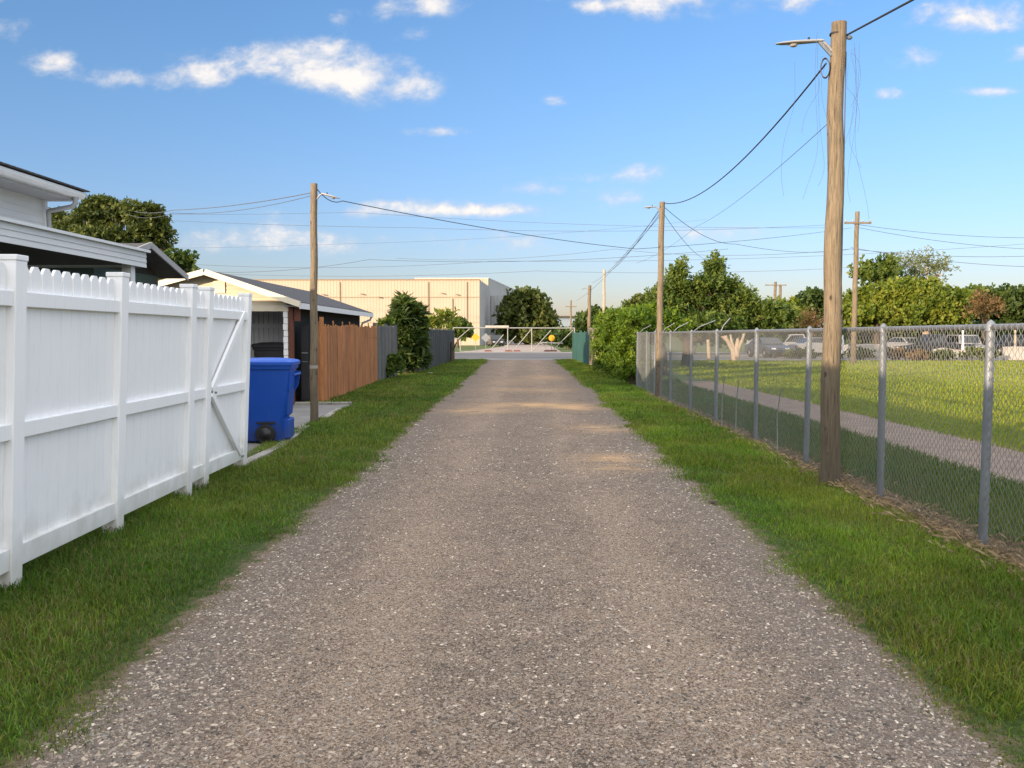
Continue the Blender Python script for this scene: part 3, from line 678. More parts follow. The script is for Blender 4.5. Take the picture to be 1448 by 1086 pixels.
for i, (e, Y2) in enumerate((((860, 385), 48), ((838, 400), 50), ((868, 372), 60), ((815, 425), 60))):
    cable(['steep thin wire from the second right pole down to the hedge', 'steep thin wire from the second right pole down to the far lamp pole', 'short steep wire from the second right pole towards the pale pole', 'lowest steep wire from the second right pole to the alley mouth'][i], [(P3[0] + .03, P3[1], P3H - .1 - .07 * i), W(e[0], e[1], Y2)], .25, .007, 'farcable')
cable('wire from the second right pole sagging right towards the field', [(P3[0] + .1, P3[1], P3H - .12), W(1040, 345, 34), W(1203, 352, 50.4)], .25, .008, 'farcable')
cable('short wire from the second right pole down into the big tree', [(P3[0] + .1, P3[1], P3H - .3), W(1000, 368, 40)], .2, .007, 'farcable')
far = [(( -120, 288), (590, 322), (1170, 318), 'upper far power line crossing the whole sky', 95, .016), ((-120, 292), (500, 300), (1170, 322), 'second far power line just under the upper one', 95, .014),
       ((240, 382), (522, 367), (1030, 352), 'dotted far power line dipping low above the warehouse', 70, .015), ((240, 372), (700, 369), (1448, 345), 'pale power line over the warehouse roof', 80, .013),
       ((240, 384), (760, 383), (1300, 372), 'low power line just above the warehouse roof', 88, .013), ((-100, 345), (480, 345), (1000, 310), 'very faint line crossing the hazy cloud', 105, .011)]
for a, b_, c, lab, Y, r in far: cable(lab, [W(a[0], a[1], Y), W(b_[0], b_[1], Y), W(c[0], c[1], Y)], .5, r, 'farcable', 4)
for i, (a, b_, lab) in enumerate((((1203, 316), (1600, 330), 'top wire from the field pole running right'), ((1215, 322), (1600, 352), 'sagging wire from the field pole running right'), ((1203, 352), (1600, 350), 'low wire from the field pole running right'), ((1203, 350), (1600, 375), 'lowest wire from the field pole running right'))):
    cable(lab, [W(*a, 50.4), W(*b_, 55)], .5, .012, 'farcable', 4)
cable('wire from the field pole running left behind the nearest pole', [W(1203, 352, 50.4), W(870, 352, 62), W(560, 365, 75)], .4, .011, 'farcable', 4)

# ---------------------------------------------------------------- the white house at left
hs = empty('house', (-9, 2, 0), 'grey white two level house with lap siding and flat carport roof', 'house')
mb = MB()
YA, YB = -14., 11.08
siding(mb, (-6.0, YA), (-6.0, YB), 2.70, 3.285, (1, 0), .07); siding(mb, (-14, YB), (-6.0, YB), 2.70, 3.285, (0, 1), .07)
mb.box(-14, -6.004, YA, YB - .004, .0, 3.34) if False else None
mb.quad((-14, YA, 2.7), (-14, YB, 2.7), (-14, YB, 3.285), (-14, YA, 3.285))
mb.build('upper_wall', M['siding'], hs)
MB().box(-6.03, -5.965, YB - .03, YB + .035, 2.74, 3.284).build('corner_trim', M['trim'], hs)
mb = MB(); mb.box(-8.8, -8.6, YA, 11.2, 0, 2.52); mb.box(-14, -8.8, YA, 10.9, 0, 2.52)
mb.build('lower_wall', M['dark'], hs)  # coloured near black to stand for the shade under the carport
mb = MB(); siding(mb, (-8.6, 11.0), (-6.55, 11.0), 0, 2.52, (0, -1), .12); mb.box(-8.6, -6.55, 11.004, 11.2, 0, 2.52); mb.build('carport_end_wall', M['siding'], hs)
mb = MB(); mb.box(-14, -5.06, YA, 11.80, 2.56, 2.70); mb.build('carport_roof', M['flatroof'], hs); MB().box(-13.9, -5.07, YA, 11.79, 2.535, 2.556).build('carport_ceiling', M['dark'], hs)  # ceiling sheet painted dark in place of the shade beneath the roof
mb = MB(); siding(mb, (-5.045, YA), (-5.045, 11.83), 2.50, 2.70, (1, 0), .066); siding(mb, (-5.06, 11.83), (-14, 11.83), 2.50, 2.70, (0, 1), .066); mb.build('carport_fascia', M['siding'], hs)
mb = MB(); mb.box(-14.0, -5.0, YA, 11.88, 2.703, 2.735); mb.build('carport_edge_cap', M['trim'], hs)
mb = MB(); mb.box(-14, -5.62, YA, 11.20, 3.285, 3.305); mb.build('soffit', M['soffit'], hs)
mb = MB(); zr = 3.75; ze = 3.425
mb.quad((-5.50, YA, ze), (-5.50, 11.27, ze), (-9.8, 9.2, zr), (-9.8, YA, zr)); mb.quad((-5.50, 11.27, ze), (-14, 11.27, ze), (-9.8, 9.2, zr)); mb.quad((-14, 11.27, ze), (-14, YA, ze), (-9.8, YA, zr), (-9.8, 9.2, zr))
mb.box(-14, -5.50, YA, 11.27, ze - .014, ze - .001)
mb.build('roof', M['shingle'], hs)
mb = MB(); mb.box(-5.66, -5.62, YA, 11.22, 3.306, 3.40); mb.box(-14, -5.66, 11.18, 11.22, 3.306, 3.40); mb.build('fascia', M['trim'], hs)
mb = MB(); mb.prism([(-5.615, YA, 3.315), (-5.555, YA, 3.315), (-5.53, YA, 3.35), (-5.53, YA, 3.392), (-5.615, YA, 3.392)], (0, 25.22, 0)); mb.build('gutter', M['trim'], hs, bevel=.004)
mb = MB(); mb.tube([(-5.58, 11.05, 3.32), (-5.58, 11.05, 3.24), (-5.62, 11.05, 3.20), (-5.93, 11.08, 3.15), (-5.955, 11.10, 3.11), (-5.955, 11.12, 2.74)], .032, 6); mb.build('downspout', M['soffit'], hs)
for y in (11.55, 8.3, 4.6, 0.5): MB().box(-5.22, -5.10, y - .06, y + .06, 0, 2.53).build('carport_post', M['trim'], hs)
mb = MB(); mb.box(-8.58, -7.2, 8.4, 9.9, 0, .8); mb.box(-8.5, -7.4, 8.5, 9.8, .8, 1.25)
# ---- dark house behind
h2 = empty('house', (-9, 16, 0), 'dark green low house with grey barge boards behind the carport', 'house')
MB().box(-13, -7.15, 14.7, 17.3, 0, 2.75).build('wall', M['greygreen'], h2)
mb = MB(); mb.prism([(-7.16, 14.7, 2.75), (-7.16, 17.3, 2.75), (-7.16, 16, 3.14)], (-5.8, 0, 0)); mb.build('gable', M['dark'], h2)
mb = MB(); mb.prism([(-6.75, 14.3, 2.80), (-6.75, 16, 3.26), (-6.75, 17.7, 2.80), (-6.75, 17.7, 2.73), (-6.75, 16, 3.17), (-6.75, 14.3, 2.73)], (-6.6, 0, 0)); mb.build('roof', M['shingle'], h2)
mb = MB()
for y0 in (14.26, 17.74): mb.beam((-6.73, y0, 2.745), (-6.73, 16, 3.225), .03, .11)
mb.build('barge_board', M['soffit'], h2)
MB().box(-7.14, -7.12, 15.3, 16.6, 1.1, 2.1).build('window', M['glass'], h2)
# ---- garage
ga = empty('garage', (-7.3, 24, 0), 'cream sided garage with a dark shingle gable roof and open screened front', 'garage')
GY0, GY1 = 20.0, 29.0; RX, RZ = -7.1, 3.06; EXR, EZR = -4.98, 2.34; EXL, EZL = -9.75, 2.36
def rz_(x): return RZ + (x - RX) * (EZR - RZ) / (EXR - RX) if x > RX else RZ + (x - RX) * (EZL - RZ) / (EXL - RX)
mb = MB(); n = 8; zb = 2.28
hh = (RZ - .06 - zb) / n
for i in range(n):     # lap boards of the gable, cut to the slopes
    za = zb + i * hh; zt = za + hh
    def lim(z):
        z += .05; return max(-9.45, RX - (RZ - z) / (RZ - EZL) * (RX - EXL)), min(-5.36, RX + (RZ - z) / (RZ - EZR) * (EXR - RX))
    l0, r0 = lim(za); l1, r1 = lim(zt)
    mb.quad((l0, GY0 - .014, za), (r0, GY0 - .014, za), (r1, GY0, zt), (l1, GY0, zt)); mb.quad((l0, GY0, za), (r0, GY0, za), (r0, GY0 - .014, za), (l0, GY0 - .014, za))
siding(mb, (-9.45, GY0), (-7.15, GY0), 0, 2.18, (0, -1), .1)
mb.build('front_siding', M['cream'], ga)
mb = MB(); mb.box(-9.45, -9.35, GY0 + .004, GY1, 0, 2.3); mb.box(-9.45, -5.36, GY1 - .1, GY1, 0, 2.3); mb.box(-9.45, -7.2, GY0 + .004, GY0 + .1, 0, 2.18)
mb.prism([(-9.4, GY1, 2.3), (-5.4, GY1, 2.3), (RX, GY1, RZ - .08)], (0, -.08, 0)); mb.build('wall', M['siding'], ga)
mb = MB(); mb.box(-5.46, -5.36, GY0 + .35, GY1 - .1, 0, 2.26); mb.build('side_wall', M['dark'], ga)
mb = MB(); mb.box(-7.15, -5.3, GY0 - .02, GY0 + .08, 2.14, 2.28); mb.build('header_beam', M['cream_trim'], ga, bevel=.005)
mb = MB(); mb.box(-6.245, -6.205, GY0 - .01, GY0 + .03, .1, 2.138); mb.box(-7.15, -7.08, GY0 - .01, GY0 + .05, .1, 2.138); mb.build('screen_frame', M['white'], ga)
mb = MB()
for q in range(15): mb.box(-5.44 + .01 * (q % 2), -5.33, GY0 - .02 + .006 * (q % 3), GY0 + .12, q * .143, q * .143 + .135)
mb.build('brick_post', M['white'], ga, bevel=.006)
MB().box(-5.31, -5.21, GY0 - .03, GY0 + .08, 0, 2.24).build('post', M['brown_post'], ga)
MB().box(-5.18, -5.05, GY0 - .02, GY0 + .04, 1.92, 2.23).build('hanging_board', M['brown_post'], ga)
mb = MB()
for q in range(14): mb.box(-7.1 + q * .12, -7.1 + q * .12 + .11, 21.3, 21.34, 0, 2.2)
mb.box(-7.15, -5.4, 21.28, 21.3, 1.78, 1.88); mb.build('porch_back_wall', M['siding'], ga)
mb = MB(); mb.box(-6.9, -6.6, 21.2, 21.27, .1, 1.7); mb.build('door', M['black'], ga)
t = .07
mb = MB()
for (xa, za, xb, zb_) in ((RX, RZ, EXR, EZR), (EXL, EZL, RX, RZ)):
    mb.prism([(xa, GY0 - .32, za), (xb, GY0 - .32, zb_), (xb, GY0 - .32, zb_ - t), (xa, GY0 - .32, za - t)], (0, GY1 - GY0 + .6, 0))
mb.build('roof', M['shingle'], ga)
mb = MB(); mb.beam((RX + .012, GY0 - .335, RZ - .055), (EXR + .01, GY0 - .335, EZR - .055), .025, .13); mb.beam((EXL, GY0 - .335, EZL - .055), (RX - .012, GY0 - .335, RZ - .055), .025, .13)
mb.build('barge_board', M['cream_trim'], ga)
mb = MB(); mb.box(EXR - .01, EXR + .02, GY0 - .32, GY1 + .28, EZR - .15, EZR - .02); mb.build('fascia', M['trim'], ga)
mb = MB(); mb.box(-5.36, EXR - .012, GY0 - .2, GY1 + .25, EZR - .10, EZR - .075); mb.build('soffit', M['soffit'], ga)
MB().tube([(-5.0, 29.15, 2.22), (-5.05, 29.15, 2.1), (-5.3, 29.15, 2.0), (-5.34, 29.15, 1.9), (-5.34, 29.15, .1)], .04, 6).build('downspout', M['trim'], ga)
mb = MB()
for z, wv in ((2.42, .26),):
    mb.box(-7.0, -6.74, GY0 - .035, GY0 - .016, 2.55, 2.82)
mb.build('gable_vent', M['cream_trim'], ga)
MB().lathe((-8.3, 25.0, 2.65), (0, 0, 1), [(0, .05), (.35, .05), (.36, .09), (.42, .09)], 10).build('vent_pipe', M['galv'], ga)
# things in and beside the garage
def cart(label, loc, rz, mb_, ml, S=1., group=None):
    root = empty('trash_bin', (0, 0, 0), label, 'trash bin', group)
    # tapered rounded tub, back toward +x
    def ring(z, x0, x1, wy, r=.06, k=4):
        pts = []
        for cx_, cy_, a0 in ((x1 - r, wy - r, 0), (x0 + r, wy - r, 90), (x0 + r, -wy + r, 180), (x1 - r, -wy + r, 270)):
            for i in range(k + 1): a = R(a0 + 90 * i / k); pts.append((cx_ + r * math.cos(a), cy_ + r * math.sin(a), z))
        return pts
    lv = [(.03, -.33, .27, .24), (.05, -.34, .28, .25), (.36, -.36, .275, .262), (.40, -.365, .32, .265), (.9, -.40, .365, .295), (1.06, -.41, .38, .305), (1.065, -.43, .40, .325), (1.12, -.435, .405, .33)]
    mb = MB(); rings = [ring(*q) for q in lv]; k = len(rings[0]); vs = [p for r_ in rings for p in r_]
    mb._add(vs, [(i * k + j, i * k + (j + 1) % k, (i + 1) * k + (j + 1) % k, (i + 1) * k + j) for i in range(len(lv) - 1) for j in range(k)], True)
    mb._add(rings[0], [tuple(range(k))[::-1]])
    body = mb.build('body', M[mb_], root)
    b2 = body.modifiers.new('edge', 'EDGE_SPLIT'); b2.split_angle = R(40)
    # step and handle bracket on the back
    MB().box(.24, .345, -.20, .20, .06, .34).build('axle_housing', M[mb_], root, bevel=.015)
    mb = MB()
    for s in (-1, 1): mb.prism([(.36, s * .25, 1.02), (.44, s * .25, 1.02), (.40, s * .25, .80), (.355, s * .25, .72)], (0, -s * .035, 0))
    mb.tube([(.43, -.25, .98), (.43, .25, .98)], .018, 8); mb.build('handle', M[mb_], root)
    lid = [(1.122, -.46, .425, .345), (1.165, -.465, .43, .35), (1.19, -.43, .40, .325), (1.215, -.25, .25, .2), (1.222, -.05, .08, .06)]
    mb = MB(); rings = [ring(*q, r=min(.07, q[3] * .9)) for q in lid]; vs = [p for r_ in rings for p in r_]
    mb._add(vs, [(i * k + j, i * k + (j + 1) % k, (i + 1) * k + (j + 1) % k, (i + 1) * k + j) for i in range(len(lid) - 1) for j in range(k)], True)
    mb._add(rings[0], [tuple(range(k))[::-1]]); mb._add(rings[-1], [tuple(range(k))])
    lo = mb.build('lid', M[ml], root); e = lo.modifiers.new('edge', 'EDGE_SPLIT'); e.split_angle = R(30)
    MB().tube([(.03, -.33, .14), (.03, .33, .14)], .012, 6).build('axle', M['galv'], root)
    for s in (-1, 1):
        wl = MB().lathe((.03, s * .29, .14), (0, s, 0), [(-.03, .10), (-.028, .135), (-.015, .14), (.025, .14), (.035, .132), (.038, .105)], 24).build('wheel', M['tyre'], root)
        MB().lathe((.03, s * .325, .14), (0, s, 0), [(-.02, .10), (.006, .09), (.010, .04), (.022, .035), (.024, .01)], 18).build('rim', M['black'], wl)
    mb = MB().box(-.10, .16, -.275, .275, .28, .31); mb.build('wheel_arch', M['black'], root)
    root.location = loc; root.rotation_euler = (0, 0, rz); root.scale = (S, S, S)
    return root
cart('bright blue wheeled trash bin behind the end of the white fence', (-3.80, 13.05, .022), R(4), 'blue', 'bluelid', 1.02)
cart('black wheeled bin standing inside the open garage front', (-5.85, 20.65, .0), R(95), 'black', 'black', 1.18)
cb_ = empty('cabinet', (-5.0, 20.75, 0), 'tall black cabinet under the garage eave beside the brown post', 'cabinet')
MB().box(-5.17, -4.75, 20.45, 21.0, .05, 1.85).build('body', M['black'], cb_, bevel=.01)
for q in range(2):
    d = MB().box(-5.15 + q * .2, -4.97 + q * .2, 20.425, 20.447, .1, 1.8).build('door', M['black'], cb_, bevel=.004)
    MB().box(-5.13 + q * .2, -4.99 + q * .2, 20.40, 20.423, 1.18, 1.20).build('handle', M['chrome'], d)
    MB().box(-5.13 + q * .2, -4.99 + q * .2, 20.40, 20.423, .98, .995).build('handle', M['galv'], d)

# ---------------------------------------------------------------- board fences
def board_fence(label, a, b_, h0, h1, m, bw=.13, th=.02, posts=None, jag=.03, dome=False, rail=True, group=None, pcol=(.8, 1.15)):
    a, b_ = Vector((*a, 0)), Vector((*b_, 0)); d = (b_ - a); L = d.length; d.normalize(); nrm = Vector((d.y, -d.x, 0))
    root = empty('board_fence', (a + b_) / 2, label, 'fence', group)
    mb = MB(); n = int(L / bw)
    for i in range(n):
        s0 = i * L / n + random.uniform(.001, .006); s1 = (i + 1) * L / n - random.uniform(.001, .007); h = h0 + (h1 - h0) * i / n + random.uniform(-jag, jag)
        v = random.uniform(*pcol); mb.cur = (v * random.uniform(.96, 1.05), v, v * random.uniform(.95, 1.04)); off = random.uniform(-.008, .008)
        p0 = a + d * s0 + nrm * off; p1_ = a + d * s1 + nrm * off; e = (s1 - s0) * .22; pa = a + d * (s0 + e) + nrm * off; pb = a + d * (s1 - e) + nrm * off
        z0 = random.uniform(.0, .03)
        poly = [(*p0.xy, z0), (*p1_.xy, z0), (*p1_.xy, h - .03), (*pb.xy, h), (*pa.xy, h), (*p0.xy, h - .03)]
        mb.prism(poly, nrm * th)
    mb.build('boards', m, root, col=True)
    for s in (posts or [0, L * .5, L]):
        p = a + d * s - nrm * .05; mb = MB(); v = random.uniform(*pcol); mb.cur = (v, v, v)
        mb.box(p.x - .05, p.x + .05, p.y - .05, p.y + .05, 0, h0 + .10); mb.build('post', m, root, col=True)
    if rail:
        for z in (.4, h0 - .35):
            p = a - nrm * .02; q = b_ - nrm * .02; MB().beam((p.x, p.y, z), (q.x, q.y, z), .04, .09).build('rail', m, root, col=True)
    return root
bf = board_fence('red brown cedar board fence with rough uneven tops beside the garage', (-4.66, 20.45), (-4.98, 30.0), 1.82, 1.88, M['cedar'], .14, jag=.04)
mb = MB(); mb.cur = (1, 1, 1); mb.box(-4.70, -4.62, 20.36, 20.46, 0, 2.02); mb.build('end_post', M['cedar'], bf, col=True)
mb = MB(); mb.cur = (.8, .8, .8); mb.beam((-4.86, 26.2, 1.50), (-4.955, 30.0, 1.54), .02, .06); mb.build('patch_rail', M['cedar'], bf, col=True)
for i, (y, hh_) in enumerate(((21.2, 2.02), (22.6, 1.97), (24.0, 1.97), (25.2, 1.98), (27.6, 2.0), (29, 2.0))):
    x = -4.70 - (y - 20.4) * .034
    mb = MB(); mb.cur = (1.1, 1.1, 1.1); mb.prism([(x - .08, y - .05, 1.5), (x - .08, y + .05, 1.5), (x - .08, y + .05, hh_ - .04), (x - .08, y, hh_), (x - .08, y - .05, hh_ - .04)], (-.02, 0, 0)); mb.build('tall_board', M['cedar'], bf, col=True)
board_fence('short weathered grey board fence between the cedar fence and the big shrub', (-5.02, 30.1), (-4.86, 34.0), 1.92, 1.95, M['greyboard'], .15)
board_fence('dark grey weathered board fence at the far left end of the alley', (-4.35, 38.5), (-4.45, 57), 1.86, 1.93, M['darkboard'], .16, posts=[0, 4, 8, 12, 18.4])
board_fence('brown weathered board panel beside the big shrub', (-4.55, 36.6), (-4.40, 38.4), 1.9, 1.9, mat('brown_boards', (.1, .07, .05), .9, fn=f_board((.05, .04, .032), (.115, .085, .065))), .15)
board_fence('green painted board fence on the right near the street', (3.55, 46.5), (3.25, 57), 1.78, 1.74, M['greenboard'], .16, rail=False)
board_fence('pale tan board fence between the green fence and the hedge', (3.50, 38), (3.55, 46.4), 1.82, 1.82, M['tanboard'], .16, rail=False)
sg = empty('sign_board', (3.6, 47.5, 0), 'plain pale board sign above the green fence', 'sign')
MB().box(3.45, 4.1, 47.4, 47.44, 1.62, 2.0).build('board', M['palebark'], sg); MB().box(3.74, 3.80, 47.45, 47.51, 0, 1.95).build('post', M['bark'], sg)
# stump by the dark fence
st = MB(); st.tube([(-4.2, 52, -.05), (-4.18, 52, .5), (-4.22, 52.05, 1.0), (-4.2, 52, 1.25)], [.16, .11, .10, .07], 8); st.tube([(-4.2, 52, .6), (-3.95, 51.8, 1.1), (-3.9, 51.8, 1.2)], [.06, .05, .03], 6)
tag(st.build('tree_stump', M['bark']), 'dark bare stump in front of the far left fence', 'stump')

# ---------------------------------------------------------------- trees
PAL = {'dark': [(.024, .05, .013), (.055, .09, .02), (.095, .13, .027)], 'mid': [(.042, .08, .016), (.092, .14, .024), (.165, .195, .035)], 'yellow': [(.07, .11, .014), (.13, .17, .018), (.20, .215, .028)],
       'olive': [(.033, .052, .012), (.075, .098, .022), (.14, .155, .04)], 'pale': [(.12, .15, .06), (.18, .20, .09), (.24, .25, .12)], 'brown': [(.10, .065, .025), (.16, .10, .04), (.20, .13, .06)], 'hedge': [(.05, .10, .009), (.11, .18, .014), (.17, .23, .022)]}
def foliage(clumps, n, leaf, spray, pal, droop=.0, leaves_per=14, aspect=.32, up=.35):
    """leafy sprays through the volume of the clumps: (centre, radii)"""
    vol = np.array([rx * ry * rz for _, (rx, ry, rz) in clumps]) ** .67; vol /= vol.sum()
    ns = n // leaves_per; ci = rng.choice(len(clumps), ns, p=vol)
    C = np.array([tuple(c) for c, _ in clumps])[ci]; Rr = np.array([r for _, r in clumps])[ci]
    K = 16
    sub = rng.normal(0, 1, (len(clumps), K, 3)); sub /= np.linalg.norm(sub, axis=2)[:, :, None]; sub[:, :, 2] = np.where(sub[:, :, 2] < -.45, -sub[:, :, 2], sub[:, :, 2])
    sub *= rng.uniform(.55, 1.0, (len(clumps), K, 1)) ; tone = rng.normal(0, .16, (len(clumps), K))
    ki = rng.integers(0, K, ns); g = rng.normal(0, 1, (ns, 3)); g /= np.linalg.norm(g, axis=1)[:, None]; g *= (rng.random(ns) ** .5)[:, None] * np.array((.36, .36, .27))
    q0 = sub[ci, ki] + g; loose = rng.random(ns) < .12
    q0[loose] = rng.normal(0, .5, (loose.sum(), 3))
    P = C + q0 * Rr; d = q0 / (np.linalg.norm(q0, axis=1)[:, None] + 1e-6) * .6 + g / .36 * .6
    ax = d + rng.normal(0, .4, (ns, 3)); ax[:, 2] += up - droop; ax /= np.linalg.norm(ax, axis=1)[:, None]
    SL = spray * rng.uniform(.6, 1.3, ns)
    t = rng.random((ns, leaves_per)); B = P[:, None] + ax[:, None] * (t * SL[:, None])[:, :, None]
    B[:, :, 2] -= droop * (t ** 2) * SL[:, None]
    sd = rng.normal(0, 1, (ns, leaves_per, 3)); sd -= (sd * ax[:, None]).sum(2)[:, :, None] * ax[:, None]; sd /= np.linalg.norm(sd, axis=2)[:, :, None] + 1e-6
    ld = ax[:, None] * rng.uniform(.2, .9, (ns, leaves_per, 1)) + sd; ld[:, :, 2] += .12; ld /= np.linalg.norm(ld, axis=2)[:, :, None]
    N = ns * leaves_per; B = B.reshape(N, 3); ld = ld.reshape(N, 3)
    w_ = np.cross(ld, rng.normal(0, 1, (N, 3))); w_ /= np.linalg.norm(w_, axis=1)[:, None] + 1e-6
    L = (leaf * rng.uniform(.6, 1.25, N))[:, None]; nn = np.cross(ld, w_)
    V = np.stack([B, B + ld * L * .5 + w_ * L * aspect + nn * L * .06, B + ld * L, B + ld * L * .5 - w_ * L * aspect + nn * L * .06], 1)
    pc = np.array(PAL[pal]); q = rng.random(ns) * .7 + tone[ci, ki] + .12
    q = np.clip(np.repeat(q, leaves_per) + rng.normal(0, .16, N), 0, 1)[:, None] * 2
    cc = np.where(q < 1, pc[0] * (1 - q) + pc[1] * q, pc[1] * (2 - q) + pc[2] * (q - 1))
    return V.reshape(-1, 3), (np.arange(N) * 4)[:, None] + np.arange(4)[None], np.repeat(cc[:, None], 4, 1).reshape(-1, 3)
def tree(name, label, Y, clumps, n, leaf, spray, pal, base=None, tr=.15, dd=.8, group=None, bark='bark', cat='tree', zmin=None, leafm='leaf', **kw):
    """clumps: (px, py, r_px[, ry_px, dY]) at depth Y turned into metres"""
    cl = []
    for c in clumps:
        px, py, r = c[:3]; ry = c[3] if len(c) > 3 else r; dY = c[4] if len(c) > 4 else random.uniform(-.5, .5) * r / FPX * Y
        p = W(px, py, Y + dY); s = Y / FPX; sh = min(spray * .55, .38 * min(r, ry) * s); r, ry = r - sh / s, ry - sh / s; cl.append((p, (r * s, max(r, ry) * s * dd, ry * s)))
    if base is None:
        m_ = max(cl, key=lambda q: q[1][0])[0]; base = (m_.x, m_.y)
    root = empty(name, (base[0], base[1], 0), label, cat, group)
    V, F, Cc = foliage(cl, n, leaf, spray, pal, **kw)
    k = V.reshape(-1, 4, 3)[:, :, 2].min(1) > (.02 if zmin is None else zmin); V = V.reshape(-1, 4, 3)[k].reshape(-1, 3); Cc = Cc.reshape(-1, 4, 3)[k].reshape(-1, 3); F = F[:k.sum()]
    zc = min(c[0].z - c[1][2] * .6 for c in cl); top = max(cl, key=lambda q: q[0].z)[0]
    mb = MB(); fork = Vector((base[0], base[1], max(.3, zc * .75)))
    mb.tube([(base[0], base[1], -.1), (base[0] + .03, base[1], fork.z * .5), tuple(fork)], [tr * 1.25, tr, tr * .85], 9)
    for c, rr in cl:
        mid = fork.lerp(c, .5) + Vector((random.uniform(-.1, .1), random.uniform(-.1, .1), .12 * rr[2]))
        mb.tube([fork, mid, c, c + Vector((random.uniform(-.4, .4) * rr[0], 0, rr[2] * .6))], [tr * .6, tr * .4, tr * .25, tr * .06], 6)
        for q in range(4):
            e = c + Vector((random.uniform(-.8, .8) * rr[0], random.uniform(-.8, .8) * rr[1], random.uniform(-.2, .8) * rr[2])); mb.tube([mid.lerp(c, .6), mid.lerp(e, .7), e], [tr * .2, tr * .12, tr * .04], 4)
    mb.build('trunk', M[bark], root)
    bulk('crown', V, F, M[leafm], root, cols=Cc)
    return root
tree('tree', 'broad dark tree rising behind the dark house at left', 29, [(104, 336, 24, 18), (142, 300, 22, 16), (172, 305, 17, 15), (206, 311, 24, 15), (146, 345, 40, 20), (204, 338, 24, 15), (78, 322, 18, 18), (224, 330, 14, 10), (184, 366, 28, 16), (118, 362, 36, 14), (122, 312, 16, 12), (228, 352, 8, 7)], 46000, .16, .38, 'olive', tr=.22, droop=.12, aspect=.22)
tree('tree', 'small dark tree tip peeking over the dark house roof', 24, [(250, 374, 11, 7), (265, 378, 9, 6), (238, 378, 11, 9)], 2000, .16, .3, 'dark', tr=.08)
tree('tree', 'rounded olive green tree beside the warehouse end wall', 150, [(745, 445, 26, 22), (724, 452, 17, 18), (766, 452, 16, 17), (745, 426, 17, 13), (730, 432, 14, 12), (762, 435, 13, 12), (772, 465, 12, 12), (745, 474, 28, 13), (715, 470, 12, 12), (760, 478, 24, 9)], 11000, .9, 1.6, 'olive', tr=.4)
tree('bush', 'round dark green bush left of the street barrier', 112, [(647, 466, 13, 13), (656, 472, 10, 10)], 2600, .6, .8, 'mid', cat='bush')
tree('tree', 'low dark tree behind the far lamp pole', 122, [(840, 456, 17, 13), (828, 462, 10, 8), (852, 460, 14, 12)], 4200, .7, 1.2, 'dark', tr=.3)
tree('bush', 'dark scrub below the white building', 135, [(795, 477, 16, 7), (812, 479, 14, 6), (780, 478, 10, 5)], 3000, .7, 1., 'dark', cat='bush')
tree('bush', 'dark low bushes at the right end of the street barrier', 100, [(805, 482, 13, 9), (790, 484, 8, 6)], 2200, .5, .7, 'dark', cat='bush')
tree('tree', 'big dark green tree with two pointed tops behind the chain link fence', 46, [(961, 384, 7, 9), (957, 397, 12, 11), (955, 412, 19, 12), (1012, 378, 7, 9), (1010, 391, 12, 11), (1007, 407, 20, 13), (985, 412, 10, 8), (934, 424, 16, 11), (1036, 412, 13, 10), (1050, 428, 18, 11), (985, 438, 48, 22), (938, 446, 26, 18), (1040, 444, 36, 19), (1080, 448, 28, 16), (1110, 455, 20, 12), (918, 455, 20, 14), (1000, 466, 74, 12)], 64000, .22, .5, 'mid', tr=.28, base=(8.6, 46.5), droop=-.25, aspect=.2)
tree('tree', 'small yellowish tree tip left of the second right pole', 62, [(905, 432, 15, 9), (918, 438, 12, 12), (898, 442, 12, 10)], 3000, .3, .5, 'olive', tr=.12)
tree('tree', 'yellow green tree right of the big two topped tree', 84, [(1112, 445, 24, 17), (1090, 455, 16, 12), (1128, 458, 18, 12)], 6000, .45, .9, 'yellow', tr=.25)
tree('tree', 'dark round tree just left of the nearest pole', 96, [(1148, 428, 20, 14), (1135, 440, 16, 14), (1160, 442, 18, 16)], 5000, .5, .9, 'dark', tr=.25)
tree('tree', 'bare brown scrubby tree below the dark round tree', 80, [(1142, 458, 16, 12), (1155, 465, 12, 8)], 1500, .3, 1.2, 'brown', tr=.12, aspect=.12)
G2 = 'row of trees beyond the field'
tree('tree', 'wide bright green tree behind the tall field pole', 76, [(1225, 438, 32, 28), (1262, 428, 30, 28), (1240, 452, 40, 22), (1200, 448, 22, 20)], 26000, .34, .9, 'yellow', tr=.3, group=G2)
tree('tree', 'widest bright green tree, highest of the row beyond the field', 74, [(1295, 425, 36, 28), (1335, 436, 34, 24), (1310, 452, 46, 18), (1280, 446, 26, 20)], 28000, .34, .9, 'yellow', tr=.35, group=G2, bark='palebark')
tree('tree', 'open dark topped tree sticking up behind the bright green row', 84, [(1228, 384, 11, 9), (1250, 378, 13, 9), (1238, 396, 16, 10), (1214, 392, 8, 6), (1255, 392, 13, 12)], 3000, .4, .9, 'mid', tr=.2, base=(34.0, 84.5))
tree('tree', 'sparse pale tree with bare twigs behind the bright green row', 88, [(1285, 378, 15, 11), (1310, 376, 15, 12), (1330, 385, 13, 12), (1300, 393, 26, 10)], 2300, .34, 1.3, 'pale', tr=.2, base=(40, 88), bark='palebark', aspect=.2)
tree('tree', 'dark green tree left of the brown dying one at the right', 90, [(1368, 436, 26, 24), (1350, 448, 22, 18)], 8000, .5, 1., 'mid', tr=.3, group=G2)
tree('tree', 'brown dying tree among the dark trees at right', 70, [(1392, 432, 14, 10), (1385, 442, 12, 8), (1404, 440, 10, 10)], 1300, .32, .9, 'brown', tr=.14, aspect=.2)
